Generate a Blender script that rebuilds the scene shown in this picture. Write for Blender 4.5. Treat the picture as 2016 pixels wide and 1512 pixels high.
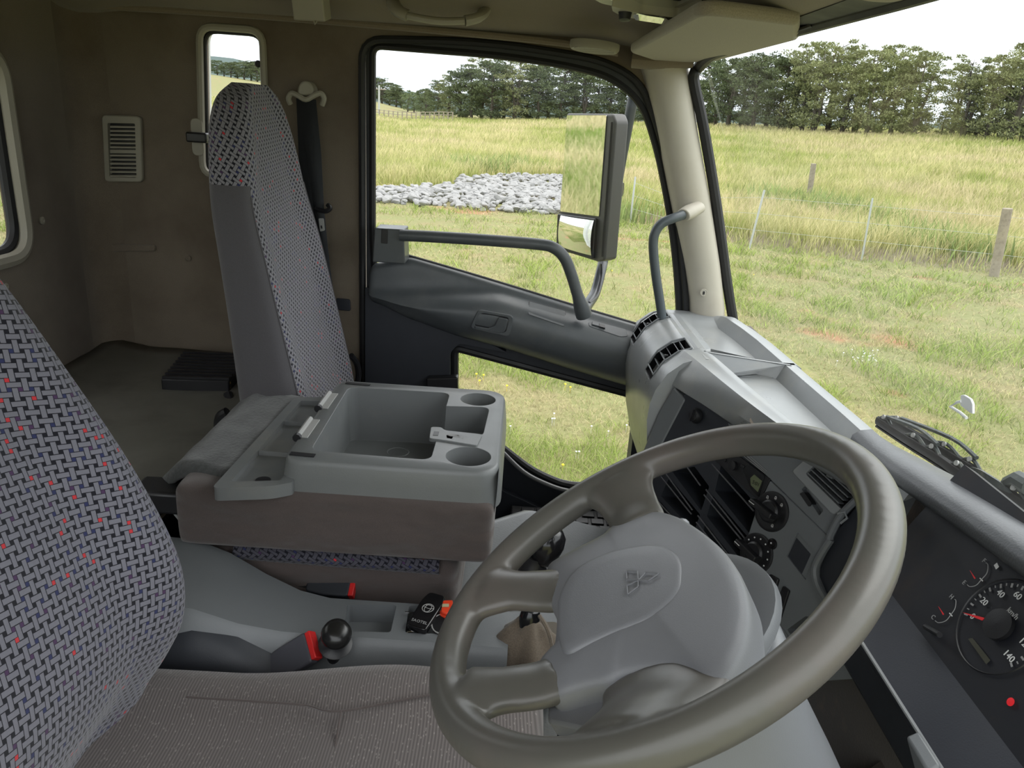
import bpy, bmesh, math, random
import numpy as np
from mathutils import Vector, Matrix, noise as mnoise
random.seed(7); rng = np.random.default_rng(7)
SC = bpy.context.scene; COL = SC.collection
for _o in list(bpy.data.objects): bpy.data.objects.remove(_o)
rad = math.radians

# ---------------------------------------------------------------- camera
# X = truck forward, Y = towards the passenger door, Z up; field at z = 0, cab floor about z = 1.05
FPX = 1500.0; PITCH = rad(19.3); ROLL = rad(3.8); CAM = Vector((0, 0, 2.25))
FW = Vector((0, math.cos(PITCH), -math.sin(PITCH)))
_r0 = Vector((1, 0, 0)); _u0 = _r0.cross(FW)
RT = _r0 * math.cos(ROLL) + _u0 * math.sin(ROLL); UP = -_r0 * math.sin(ROLL) + _u0 * math.cos(ROLL)
cd = bpy.data.cameras.new('camera'); cam = bpy.data.objects.new('camera', cd); COL.objects.link(cam)
cd.sensor_width = 36; cd.sensor_fit = 'HORIZONTAL'; cd.lens = 36 * FPX / 2016; cd.clip_start = 0.02; cd.clip_end = 3000
M4 = Matrix((RT, UP, -FW)).transposed().to_4x4(); M4.translation = CAM; cam.matrix_world = M4
SC.camera = cam

# ---------------------------------------------------------------- light and exposure
SC.view_settings.view_transform = 'Standard'; SC.view_settings.look = 'None'
SC.view_settings.exposure = 0.85; SC.view_settings.gamma = 1; SC.view_settings.use_curve_mapping = False
W = bpy.data.worlds.new('overcast_sky'); SC.world = W; W.use_nodes = True
nt = W.node_tree; nt.nodes.clear()
_o = nt.nodes.new('ShaderNodeOutputWorld'); _b = nt.nodes.new('ShaderNodeBackground')
_tc = nt.nodes.new('ShaderNodeTexCoord'); _sx = nt.nodes.new('ShaderNodeSeparateXYZ'); _cr = nt.nodes.new('ShaderNodeValToRGB')
nt.links.new(_tc.outputs['Generated'], _sx.inputs[0]); nt.links.new(_sx.outputs[2], _cr.inputs[0])
_ns = nt.nodes.new('ShaderNodeTexNoise'); _ns.inputs['Scale'].default_value = 2.2; _ns.inputs['Detail'].default_value = 3
_mp = nt.nodes.new('ShaderNodeMapping'); _mp.inputs['Scale'].default_value = (1, 1, 5)
nt.links.new(_tc.outputs['Generated'], _mp.inputs[0]); nt.links.new(_mp.outputs[0], _ns.inputs[0])
_mr = nt.nodes.new('ShaderNodeMapRange'); _mr.inputs[1].default_value = .35; _mr.inputs[2].default_value = .65
_mr.inputs[3].default_value = 1.34; _mr.inputs[4].default_value = 1.56
nt.links.new(_ns.outputs[0], _mr.inputs[0]); nt.links.new(_mr.outputs[0], _b.inputs['Strength'])
e = _cr.color_ramp.elements
e[0].position = 0.0; e[0].color = (.55, .62, .68, 1); e[1].position = 1.0; e[1].color = (1.0, 1.0, 1.0, 1)
x = e.new(.04); x.color = (.62, .68, .73, 1); x = e.new(.16); x.color = (.86, .9, .93, 1)
nt.links.new(_cr.outputs[0], _b.inputs['Color']); nt.links.new(_b.outputs[0], _o.inputs[0])
# the bright part of the overcast, high in front of the truck
sd = bpy.data.lights.new('sun', 'SUN'); sd.energy = 1.1; sd.angle = rad(60); sd.color = (1, .985, .95)
sun = bpy.data.objects.new('sun', sd); COL.objects.link(sun); sun.rotation_euler = Vector((.55, .35, .9)).to_track_quat('Z', 'Y').to_euler(); sun.location = (0, 0, 30)

# ---------------------------------------------------------------- helpers
def ray(px, py): return RT * ((px - 1008) / FPX) - UP * ((py - 756) / FPX) + FW
def P(px, py, X=None, Y=None, Z=None, pl=None):
    """the point where the line of sight through a photo pixel meets a given plane of the real place"""
    d = ray(px, py)
    if pl is not None: t = (pl[0] - CAM).dot(pl[1]) / d.dot(pl[1])
    elif X is not None: t = (X - CAM.x) / d.x
    elif Y is not None: t = (Y - CAM.y) / d.y
    else: t = (Z - CAM.z) / d.z
    return CAM + d * t
V = Vector
ORG = {}
def tag(o, label=None, cat=None, group=None, kind=None):
    if label: o['label'] = label
    if cat: o['category'] = cat
    if group: o['group'] = group
    if kind: o['kind'] = kind
    return o
def thing(name, loc, label, cat, group=None, kind=None):
    o = bpy.data.objects.new(name, None); o.empty_display_size = .05; COL.objects.link(o); o.location = loc; ORG[o] = V(loc)
    return tag(o, label, cat, group, kind)
def link(name, me, mat, parent=None, smooth=True, ang=35, bevel=0, bseg=2, loc=None, mods=None):
    o = bpy.data.objects.new(name, me); COL.objects.link(o)
    if mat is not None and not me.materials: me.materials.append(mat)
    if parent is not None:
        org = ORG[parent]; me.transform(Matrix.Translation(-org)); o.parent = parent; ORG[o] = org
    else:
        if loc is None:
            n = len(me.vertices); a = np.empty(n * 3); me.vertices.foreach_get('co', a); a = a.reshape(-1, 3)
            loc = V(((a[:, 0].min() + a[:, 0].max()) / 2, (a[:, 1].min() + a[:, 1].max()) / 2, a[:, 2].min()))
        loc = V(loc); me.transform(Matrix.Translation(-loc)); o.location = loc; ORG[o] = loc
    if smooth:
        me.shade_smooth()
        if ang: me.set_sharp_from_angle(angle=rad(ang))
    if bevel:
        b = o.modifiers.new('bevel', 'BEVEL'); b.width = bevel; b.segments = bseg; b.limit_method = 'ANGLE'; b.angle_limit = rad(40); b.harden_normals = False
    for m in (mods or []): m(o)
    return o
def remesh(vox, it=6, fac=.5):
    def f(o):
        r = o.modifiers.new('remesh', 'REMESH'); r.mode = 'VOXEL'; r.voxel_size = vox; r.use_smooth_shade = True
        if it: s = o.modifiers.new('smooth', 'SMOOTH'); s.iterations = it; s.factor = fac
    return f
def subsurf(n):
    def f(o): s = o.modifiers.new('sub', 'SUBSURF'); s.levels = n; s.render_levels = n
    return f
def bake(o):
    dg = bpy.context.evaluated_depsgraph_get(); me = bpy.data.meshes.new_from_object(o.evaluated_get(dg), depsgraph=dg)
    old = o.data; o.modifiers.clear(); o.data = me; return o
def cut(o, cutters):
    """boolean away meshes given in world coordinates, then bake"""
    tmp = []
    for me in cutters:
        c = bpy.data.objects.new('cutter', me); COL.objects.link(c); c.location = (0, 0, 0); tmp.append(c)
        b = o.modifiers.new('cut', 'BOOLEAN'); b.operation = 'DIFFERENCE'; b.object = c; b.solver = 'EXACT'
    bpy.context.view_layer.update(); bake(o)
    for c in tmp: bpy.data.objects.remove(c)
    return o
class MB:
    def __init__(s): s.v = []; s.f = []; s.uv = None
    def add(s, vs, fs):
        n = len(s.v); s.v += [V(p) for p in vs]; s.f += [tuple(i + n for i in f) for f in fs]; return s
    def box(s, a, b):
        (x0, y0, z0), (x1, y1, z1) = a, b
        if x0 > x1: x0, x1 = x1, x0
        if y0 > y1: y0, y1 = y1, y0
        if z0 > z1: z0, z1 = z1, z0
        return s.add([(x0, y0, z0), (x1, y0, z0), (x1, y1, z0), (x0, y1, z0), (x0, y0, z1), (x1, y0, z1), (x1, y1, z1), (x0, y1, z1)],
                     [(0, 3, 2, 1), (4, 5, 6, 7), (0, 1, 5, 4), (1, 2, 6, 5), (2, 3, 7, 6), (3, 0, 4, 7)])
    def obox(s, c, ex, ey, ez):
        """oriented box: centre and three half-extent vectors"""
        c = V(c); ex, ey, ez = V(ex), V(ey), V(ez)
        vs = [c + ex * i + ey * j + ez * k for k in (-1, 1) for (i, j) in ((-1, -1), (1, -1), (1, 1), (-1, 1))]
        if ex.cross(ey).dot(ez) < 0: fs = [(0, 1, 2, 3), (7, 6, 5, 4), (4, 5, 1, 0), (5, 6, 2, 1), (6, 7, 3, 2), (7, 4, 0, 3)]
        else: fs = [(0, 3, 2, 1), (4, 5, 6, 7), (0, 1, 5, 4), (1, 2, 6, 5), (2, 3, 7, 6), (3, 0, 4, 7)]
        return s.add(vs, fs)
    def prism(s, pts, ext):
        """closed outline pushed along ext"""
        n = len(pts); ext = V(ext); pts = [V(p) for p in pts]
        nr = V((0, 0, 0))
        for i in range(n): nr += pts[i].cross(pts[(i + 1) % n])
        if nr.dot(ext) > 0: pts = pts[::-1]
        return s.add(pts + [p + ext for p in pts], [tuple(range(n)), tuple(range(2 * n - 1, n - 1, -1))] + [(i, i + n, (i + 1) % n + n, (i + 1) % n) for i in range(n)])
    def loft(s, rings, cap=True, closed=True):
        n = len(rings[0]); m = len(rings); vs = [p for r in rings for p in r]; fs = []
        for j in range(m - 1):
            for i in range(n if closed else n - 1):
                i2 = (i + 1) % n; fs.append((j * n + i, j * n + i2, (j + 1) * n + i2, (j + 1) * n + i))
        if cap and closed: fs.append(tuple(range(n - 1, -1, -1))); fs.append(tuple(range((m - 1) * n, m * n)))
        return s.add(vs, fs)
    def tube(s, path, r, seg=12, cap=True, flat=None, ref=(0, 0, 1)):
        path = [V(p) for p in path]; R = r if isinstance(r, (list, tuple)) else [r] * len(path); rings = []; prev = None
        for i, p in enumerate(path):
            t = (path[min(i + 1, len(path) - 1)] - path[max(i - 1, 0)]).normalized()
            if prev is None:
                q = V(ref) if abs(t.dot(V(ref))) < .95 else V((1, 0, 0)); a = (q - t * q.dot(t)).normalized()
            else: a = (prev - t * prev.dot(t)).normalized()
            prev = a; b = t.cross(a); fl = 1 if flat is None else (flat[i] if isinstance(flat, (list, tuple)) else flat)
            rings.append([p + a * (R[i] * fl * math.cos(k * 2 * math.pi / seg)) + b * (R[i] * math.sin(k * 2 * math.pi / seg)) for k in range(seg)])
        return s.loft(rings, cap)
    def lathe(s, prof, c, ax, seg=24, cap=True):
        """prof: (radius, height) pairs along axis ax from c"""
        c = V(c); ax = V(ax).normalized(); q = V((0, 0, 1)) if abs(ax.z) < .9 else V((1, 0, 0)); a = (q - ax * q.dot(ax)).normalized(); b = ax.cross(a)
        return s.loft([[c + ax * h + (a * math.cos(k * 2 * math.pi / seg) + b * math.sin(k * 2 * math.pi / seg)) * max(r, 1e-4) for k in range(seg)] for r, h in prof], cap)
    def sheet(s, grid):
        m = len(grid); n = len(grid[0]); return s.add([p for r in grid for p in r], [(j * n + i, j * n + i + 1, (j + 1) * n + i + 1, (j + 1) * n + i) for j in range(m - 1) for i in range(n - 1)])
    def me(s):
        me = bpy.data.meshes.new('m'); me.from_pydata([tuple(p) for p in s.v], [], s.f); me.validate()
        bm = bmesh.new(); bm.from_mesh(me); bmesh.ops.remove_doubles(bm, verts=bm.verts, dist=1e-6); bmesh.ops.recalc_face_normals(bm, faces=bm.faces); bm.to_mesh(me); bm.free(); return me
    def mk(s, name, mat, parent=None, **k): return link(name, s.me(), mat, parent, **k)
def curve(pts, n=8):
    """Catmull-Rom through points"""
    pts = [V(p) for p in pts]; out = []
    for i in range(len(pts) - 1):
        p0 = pts[max(i - 1, 0)]; p1 = pts[i]; p2 = pts[i + 1]; p3 = pts[min(i + 2, len(pts) - 1)]
        for k in range(n):
            t = k / n; out.append(.5 * ((2 * p1) + (p2 - p0) * t + (2 * p0 - 5 * p1 + 4 * p2 - p3) * t * t + (3 * p1 - p0 - 3 * p2 + p3) * t ** 3))
    out.append(pts[-1]); return out
def rounded(pts, r, n=5):
    """round the corners of a closed outline"""
    pts = [V(p) for p in pts]; N = len(pts); out = []; R = r if isinstance(r, (list, tuple)) else [r] * N
    for i in range(N):
        p = pts[i]; a = pts[i - 1] - p; b = pts[(i + 1) % N] - p; d = min(R[i], a.length * .48, b.length * .48)
        A = p + a.normalized() * d; B = p + b.normalized() * d
        for k in range(n + 1):
            t = k / n; out.append(A * (1 - t) ** 2 + p * 2 * t * (1 - t) + B * t * t)
    return out
def lerp(a, b, t): return a + (b - a) * t
def interp(x, xs, ys):
    if x <= xs[0]: return ys[0]
    for i in range(len(xs) - 1):
        if x <= xs[i + 1]: return lerp(ys[i], ys[i + 1], (x - xs[i]) / (xs[i + 1] - xs[i]))
    return ys[-1]
def sstep(a, b, x):
    t = min(max((x - a) / (b - a), 0), 1); return t * t * (3 - 2 * t)
def text(name, body, size, c, right, up, mat, parent, ext=.0003):
    cu = bpy.data.curves.new('t', 'FONT'); cu.body = body; cu.size = size; cu.align_x = 'CENTER'; cu.align_y = 'CENTER'; cu.extrude = ext; cu.resolution_u = 3
    o = bpy.data.objects.new('t', cu); COL.objects.link(o); bpy.context.view_layer.update()
    me = bpy.data.meshes.new_from_object(o.evaluated_get(bpy.context.evaluated_depsgraph_get())); bpy.data.objects.remove(o)
    right = V(right).normalized(); up = V(up); up = (up - right * up.dot(right)).normalized(); M = Matrix((right, up, right.cross(up))).transposed().to_4x4(); M.translation = V(c)
    me.transform(M); me.materials.clear(); return link(name, me, mat, parent, smooth=False)

# ---------------------------------------------------------------- materials
class N:
    """tiny expression builder over math nodes"""
    def __init__(s, nt, k): s.nt = nt; s.k = k
    def op(s, o, *a):
        n = s.nt.nodes.new('ShaderNodeMath'); n.operation = o
        for i, x in enumerate((s,) + a):
            if isinstance(x, N): s.nt.links.new(x.k, n.inputs[i])
            else: n.inputs[i].default_value = x
        return N(s.nt, n.outputs[0])
    def __add__(s, o): return s.op('ADD', o)
    def __sub__(s, o): return s.op('SUBTRACT', o)
    def __mul__(s, o): return s.op('MULTIPLY', o)
    def __truediv__(s, o): return s.op('DIVIDE', o)
    def lt(s, o): return s.op('LESS_THAN', o)
    def gt(s, o): return s.op('GREATER_THAN', o)
    def fl(s): return s.op('FLOOR')
    def fr(s): return s.op('FRACT')
    def ab(s): return s.op('ABSOLUTE')
    def mx(s, o): return s.op('MAXIMUM', o)
    def mn(s, o): return s.op('MINIMUM', o)
    def sin(s): return s.op('SINE')
    def inv(s): return N(s.nt, s.nt.nodes.new('ShaderNodeMath').outputs[0]) if 0 else (s * -1.0) + 1.0
def mat_base(name, rough=.5, metal=0., spec=.5):
    m = bpy.data.materials.new(name); m.use_nodes = True; nt = m.node_tree; b = nt.nodes['Principled BSDF']
    b.inputs['Roughness'].default_value = rough; b.inputs['Metallic'].default_value = metal; b.inputs['Specular IOR Level'].default_value = spec
    return m, nt, b
def coords(nt, kind='Object', scale=(1, 1, 1), rot=(0, 0, 0)):
    t = nt.nodes.new('ShaderNodeTexCoord'); mp = nt.nodes.new('ShaderNodeMapping'); mp.inputs['Scale'].default_value = scale; mp.inputs['Rotation'].default_value = rot
    nt.links.new(t.outputs[kind], mp.inputs[0]); return mp.outputs[0]
def noise(nt, co, sc, det=2, rough=.5, out=0):
    n = nt.nodes.new('ShaderNodeTexNoise'); n.inputs['Scale'].default_value = sc; n.inputs['Detail'].default_value = det; n.inputs['Roughness'].default_value = rough
    nt.links.new(co, n.inputs['Vector']); return n.outputs[out]
def ramp(nt, fac, stops, interp='LINEAR'):
    r = nt.nodes.new('ShaderNodeValToRGB'); r.color_ramp.interpolation = interp; e = r.color_ramp.elements
    nt.links.new(fac.k if isinstance(fac, N) else fac, r.inputs[0])
    for i, (p, c) in enumerate(stops):
        x = e[i] if i < 2 else e.new(p)
        x.position = p; x.color = (*c, 1)
    return r.outputs[0]
def mix(nt, fac, a, b, mode='MIX'):
    n = nt.nodes.new('ShaderNodeMix'); n.data_type = 'RGBA'; n.blend_type = mode
    for i, x in ((0, fac), (6, a), (7, b)):
        if isinstance(x, N): x = x.k
        if isinstance(x, bpy.types.NodeSocket): nt.links.new(x, n.inputs[i])
        elif i == 0: n.inputs[0].default_value = x
        else: n.inputs[i].default_value = (*x, 1)
    return n.outputs[2]
def bump(nt, b, h, strength, dist=.001):
    n = nt.nodes.new('ShaderNodeBump'); n.inputs['Strength'].default_value = strength; n.inputs['Distance'].default_value = dist
    nt.links.new(h.k if isinstance(h, N) else h, n.inputs['Height']); nt.links.new(n.outputs[0], b.inputs['Normal']); return n
def plastic(name, col, rough=.45, grain=900, bs=.25, var=.12, spec=.5, dirt=None, dsc=9, dpos=(.5, .75)):
    m, nt, b = mat_base(name, rough, 0, spec); co = coords(nt)
    n1 = noise(nt, co, 6, 4, .6); c = mix(nt, n1, tuple(x * (1 - var) for x in col), tuple(x * (1 + var) for x in col))
    if dirt:
        n2 = noise(nt, co, dsc, 5, .65); f = ramp(nt, n2, [(dpos[0], (0, 0, 0)), (dpos[1], (1, 1, 1))]); c = mix(nt, f, c, dirt)
    nt.links.new(c, b.inputs['Base Color'])
    if bs: bump(nt, b, noise(nt, co, grain, 2), bs, .0004)
    rr = noise(nt, co, 11, 3); r2 = ramp(nt, rr, [(.3, (rough * .85,) * 3), (.7, (min(1, rough * 1.15),) * 3)]); nt.links.new(r2, b.inputs['Roughness'])
    return m
def cloth(name, col, col2=None, grain=1400, rough=.95, bs=.5, blot=7, dirt=None, dsc=3, dpos=(.5, .7), fold=0):
    m, nt, b = mat_base(name, rough, 0, .15); co = coords(nt); col2 = col2 or tuple(x * .72 for x in col)
    c = mix(nt, noise(nt, co, blot, 5, .6), col2, col); g = noise(nt, co, grain, 2); c = mix(nt, ramp(nt, g, [(.35, (.8,) * 3), (.65, (1.15,) * 3)]), (0, 0, 0), c, 'MIX') if 0 else mix(nt, .5, c, ramp(nt, g, [(.35, tuple(x * .75 for x in col)), (.65, tuple(x * 1.2 for x in col))]))
    if dirt: c = mix(nt, ramp(nt, noise(nt, co, dsc, 5, .6), [(dpos[0], (0, 0, 0)), (dpos[1], (1, 1, 1))]), c, dirt)
    nt.links.new(c, b.inputs['Base Color']); bump(nt, b, g, bs, .0008)
    b.inputs['Sheen Weight'].default_value = .25; b.inputs['Sheen Roughness'].default_value = .6
    if fold:
        n0 = b.inputs['Normal'].links[0].from_node; n2 = nt.nodes.new('ShaderNodeBump'); n2.inputs['Strength'].default_value = fold; n2.inputs['Distance'].default_value = .045
        nt.links.new(noise(nt, coords(nt, 'Object', (7, 7, 16), (0, rad(25), 0)), 1, 2), n2.inputs['Height']); nt.links.new(n2.outputs[0], n0.inputs['Normal'])
    return m
def weave(name, p=.0108, rot=14, base=(.165, .163, .195), dark=(.012, .012, .018), rough=.9):
    """basket weave of fat yarns over black, a few coloured picks"""
    m, nt, b = mat_base(name, rough, 0, .15)
    co = coords(nt, 'UV', (1 / p, 1 / p, 1), (0, 0, rad(rot))); s = nt.nodes.new('ShaderNodeSeparateXYZ'); nt.links.new(co, s.inputs[0])
    u, v = N(nt, s.outputs[0]), N(nt, s.outputs[1]); iu, iv = u.fl(), v.fl(); fu, fv = u.fr(), v.fr()
    du = (fu - .5).ab(); dv = (fv - .5).ab()
    inV = du.lt(.25); inH = dv.lt(.25)
    par = ((iu + iv) * .5).fr().gt(.25)                      # 1: across yarn on top at this crossing
    npar = par.inv()
    cross = inV * inH
    hOn = inH * ((inV * npar).inv())                          # across yarn seen
    vOn = inV * ((inH * par).inv())
    gapH = inH * npar * du.gt(.25) * du.lt(.34)               # shadow slit where it dives under
    gapV = inV * par * dv.gt(.25) * dv.lt(.34)
    yarn = hOn.mx(vOn) * (gapH.mx(gapV).inv())
    r = nt.nodes.new('ShaderNodeTexWhiteNoise'); r.noise_dimensions = '2D'; cx = nt.nodes.new('ShaderNodeCombineXYZ')
    nt.links.new((u + .5).fl().k, cx.inputs[0]); nt.links.new((v + .5).fl().k, cx.inputs[1]); nt.links.new(cx.outputs[0], r.inputs['Vector'])
    hole = ramp(nt, r.outputs[0], [(0, dark), (.60, (.03, .035, .10)), (.72, (.07, .035, .09)), (.80, dark), (.955, (.5, .04, .05)), (.995, dark)], 'CONSTANT'); hole = mix(nt, (inV.inv() * inH.inv()) * du.gt(.3) * dv.gt(.3), dark, hole)
    fib = noise(nt, coords(nt, 'UV', (1, 1, 1)), 1500, 2); yc = mix(nt, fib, tuple(x * .7 for x in base), tuple(x * 1.25 for x in base))
    big = noise(nt, coords(nt, 'UV', (1, 1, 1)), 9, 3); yc = mix(nt, big, yc, tuple(x * 1.15 for x in base))
    nt.links.new(mix(nt, yarn, hole, yc), b.inputs['Base Color'])
    prof = yarn * (((du.mn(dv)) * -1.9) + 1.0)
    bump(nt, b, prof, .6, .0012); b.inputs['Sheen Weight'].default_value = .2
    return m
def ribcloth(name, base, along='X', p=.0042):
    m, nt, b = mat_base(name, .95, 0, .12); t = nt.nodes.new('ShaderNodeTexCoord'); s = nt.nodes.new('ShaderNodeSeparateXYZ'); nt.links.new(t.outputs['UV'], s.inputs[0])
    u, v = N(nt, s.outputs[0]), N(nt, s.outputs[1])
    w = ((u * (2 * math.pi / p)).sin() * .5) + .5
    vo = nt.nodes.new('ShaderNodeTexVoronoi'); vo.inputs['Scale'].default_value = 1; nt.links.new(coords(nt, 'UV', (330, 150, 1), (0, 0, rad(-14))), vo.inputs['Vector'])
    sp = N(nt, vo.outputs['Distance']).lt(.28); rv = nt.nodes.new('ShaderNodeSeparateColor'); nt.links.new(vo.outputs['Color'], rv.inputs[0])
    pick = N(nt, rv.outputs[0]).gt(.62)
    c = mix(nt, w, tuple(x * .62 for x in base), tuple(x * 1.15 for x in base))
    c = mix(nt, noise(nt, coords(nt, 'UV'), 5, 4, .6), mix(nt, .25, c, (.12, .085, .08)), c)
    c = mix(nt, sp * pick * .4, c, (.36, .33, .31)); nt.links.new(c, b.inputs['Base Color'])
    bump(nt, b, w, .35, .0008); b.inputs['Sheen Weight'].default_value = .3
    return m
def emis(name, col, st=1.0):
    m, nt, b = mat_base(name, .5); b.inputs['Base Color'].default_value = (*col, 1); b.inputs['Emission Color'].default_value = (*col, 1); b.inputs['Emission Strength'].default_value = st; return m
def glassmat(name, rough=.0, tint=(1, 1, 1), dirt=.0, gloss=.06):
    m = bpy.data.materials.new(name); m.use_nodes = True; nt = m.node_tree; nt.nodes.clear(); o = nt.nodes.new('ShaderNodeOutputMaterial')
    tr = nt.nodes.new('ShaderNodeBsdfTransparent'); tr.inputs[0].default_value = (*tint, 1); gl = nt.nodes.new('ShaderNodeBsdfGlossy'); gl.inputs['Roughness'].default_value = .02
    fr = nt.nodes.new('ShaderNodeFresnel'); fr.inputs[0].default_value = 1.45; mx = nt.nodes.new('ShaderNodeMixShader')
    f = N(nt, fr.outputs[0]) * gloss
    nt.links.new(f.k, mx.inputs[0]); nt.links.new(tr.outputs[0], mx.inputs[1]); nt.links.new(gl.outputs[0], mx.inputs[2]); last = mx.outputs[0]
    if dirt:
        di = nt.nodes.new('ShaderNodeBsdfDiffuse'); di.inputs[0].default_value = (.75, .78, .76, 1); m2 = nt.nodes.new('ShaderNodeMixShader'); co = coords(nt)
        f2 = ramp(nt, noise(nt, co, 2.2, 4, .6), [(.42, (0, 0, 0)), (.8, (dirt,) * 3)]); nt.links.new(f2, m2.inputs[0]); nt.links.new(last, m2.inputs[1]); nt.links.new(di.outputs[0], m2.inputs[2]); last = m2.outputs[0]
    nt.links.new(last, o.inputs[0]); return m

GP = plastic('grey_plastic', (.15, .16, .168), .42, 700, .3)
GPL = plastic('light_grey_plastic', (.26, .272, .278), .31, 500, .3, dirt=(.31, .31, .295))
TRAYP = plastic('worn_tray_plastic', (.15, .158, .16), .4, 500, .3, dirt=(.21, .205, .185), dsc=5)
DOORP = plastic('door_grey_plastic', (.074, .082, .087), .4, 800, .25, dirt=(.11, .115, .115), dsc=7)
NAVY = plastic('dark_navy_plastic', (.022, .025, .032), .55, 600, .3)
BLK = plastic('black_plastic', (.012, .012, .014), .4, 800, .2)
GLOSSB = plastic('gloss_black', (.008, .008, .009), .16, 100, 0)
RUB = plastic('black_rubber', (.012, .012, .013), .55, 300, .2)
CREAM = plastic('cream_pillar_plastic', (.47, .44, .37), .5, 500, .2, dirt=(.38, .34, .27), dsc=3)
CREAM2 = plastic('cream_fitting_plastic', (.33, .31, .25), .5, 500, .2)
HEAD = cloth('headliner_cloth', (.21, .17, .12), (.165, .135, .095), 900, blot=3)
WALLC = cloth('wall_trim_cloth', (.20, .165, .122), (.15, .123, .092), 700, blot=4, dirt=(.10, .074, .052), dsc=2.6, dpos=(.42, .72), bs=.8)
VISOR = cloth('visor_vinyl', (.3, .265, .21), (.26, .23, .18), 600, rough=.7, blot=3)
BROWN = cloth('seat_side_cloth', (.088, .07, .065), (.066, .052, .049), 1300, blot=6, fold=.7)
GREYC = cloth('seat_plain_cloth', (.088, .083, .09), (.07, .066, .072), 1300, blot=6)
FELT = cloth('grey_felt', (.06, .063, .062), (.02, .021, .022), 170, blot=110, bs=1.5)
WEAVE = weave('basket_weave_cloth'); WEAVE2 = weave('basket_weave_cloth_pale', p=.0108, rot=42, base=(.21, .205, .225))
WEAVE3 = weave('basket_weave_cloth_shaded', p=.0108, rot=40, base=(.07, .068, .085))  # same weave darkened: shadow on the middle seat bands put into the colour
RIB = ribcloth('ribbed_seat_cloth', (.15, .135, .13))
VINYL = plastic('bunk_vinyl', (.13, .125, .105), .5, 150, .4, dirt=(.075, .07, .058), dsc=5)
FLOORV = plastic('floor_vinyl', (.085, .092, .092), .35, 260, .9, dirt=(.07, .065, .055), dsc=6)
DIRTC = cloth('dirty_carpet', (.045, .03, .02), (.015, .012, .01), 300, blot=9, dirt=(.12, .07, .035), dsc=12, dpos=(.6, .8))
BOOT = cloth('dusty_boot_cloth', (.15, .12, .09), (.075, .058, .043), 500, blot=16, dirt=(.03, .025, .02), dsc=9)
RED = plastic('red_plastic', (.62, .02, .02), .35, 300, 0); ORED = plastic('orange_red_plastic', (.75, .06, .02), .4, 300, 0)
CHROME, _nt, _b = mat_base('bright_metal', .25, 1.0); _b.inputs['Base Color'].default_value = (.6, .6, .6, 1)
STEEL = plastic('dull_steel', (.35, .35, .34), .4, 300, .1)
WHITE = plastic('white_print', (.7, .7, .7), .6, 300, 0, 0); GREYW = plastic('grey_print', (.3, .3, .3), .6, 300, 0, 0)
RIMM = plastic('steering_rim_skin', (.098, .095, .084), .34, 1500, .12, var=.06, dirt=(.13, .11, .10), dsc=4)
HUBM = plastic('steering_hub_skin', (.19, .195, .21), .42, 1100, .35, var=.04)
COLM = plastic('column_grey', (.15, .157, .168), .4, 900, .25, var=.05)
GLASS = glassmat('window_glass', dirt=.012, gloss=.2); WSGLASS = glassmat('windscreen_glass', dirt=.06, gloss=.10, tint=(.97, .99, .98))
MIRR, _nt, _b = mat_base('mirror', .02, 1.0); _b.inputs['Base Color'].default_value = (.82, .85, .85, 1)
# ================================================================ cab shell
YW = 2.0                                                     # inner face of the passenger-side wall
def PW(pts, Y=YW): return [P(x, y, Y=Y) for x, y in pts]
def xz(pts, Y=YW): return [V((x, Y, z)) for x, z in pts]
def plate(pts, th): return MB().prism(pts, (0, th, 0))
DOOR_OPEN = rounded(PW([(713, 77), (960, 82), (1185, 118), (1262, 160), (1300, 265), (1335, 420), (1352, 600)]) + xz([(.49, 1.45), (.30, 1.02), (-.30, 1.02), (-.415, 1.45)]), [.05, .2, .2, .09, .1, .1, .1, .1, .1, .1, .1])
QWIN = rounded(PW([(393, 51), (517, 60), (528, 345), (400, 345)]), .035)
w = plate(xz([(-1.14, .98), (.53, .98), (.53, 1.79), (.345, 2.42), (.345, 2.47), (-1.14, 2.47)]), .05).mk('wall_left', WALLC, loc=(0, YW, 1.0), bevel=0)
cut(w, [MB().prism([p + V((0, -.1, 0)) for p in DOOR_OPEN], (0, .3, 0)).me(), MB().prism([p + V((0, -.1, 0)) for p in QWIN], (0, .3, 0)).me()]); tag(w, 'brown cloth trimmed cab side wall with belt and small window', 'wall', kind='structure')
w = plate(xz([(-1.14, .98), (.53, .98), (.53, 1.79), (.345, 2.42), (.345, 2.47), (-1.14, 2.47)], 2.052), .012).mk('exterior_side_panel', plastic('white_paint', (.7, .72, .72), .25, 100, 0), loc=(0, 2.052, 1.0))
cut(w, [MB().prism([p + V((0, -.1, 0)) for p in DOOR_OPEN], (0, .3, 0)).me(), MB().prism([p + V((0, -.1, 0)) for p in QWIN], (0, .3, 0)).me()]); tag(w, 'white painted outer skin of the cab side seen in the mirror', 'panel', kind='structure')
PAINT = bpy.data.materials['white_paint']
# raised lip round the door opening, then the rubber door seal
def loopc(pts): return pts + [pts[0]]
dl = [p.copy() for p in DOOR_OPEN]
MB().tube([p + V((0, -.004, 0)) for p in loopc(dl)], .009, 8, cap=False).mk('door_seal', RUB, loc=(0, YW, 1.02)); tag(bpy.data.objects['door_seal'], 'black rubber seal running round the passenger door opening', 'door seal', kind='structure')
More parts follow.
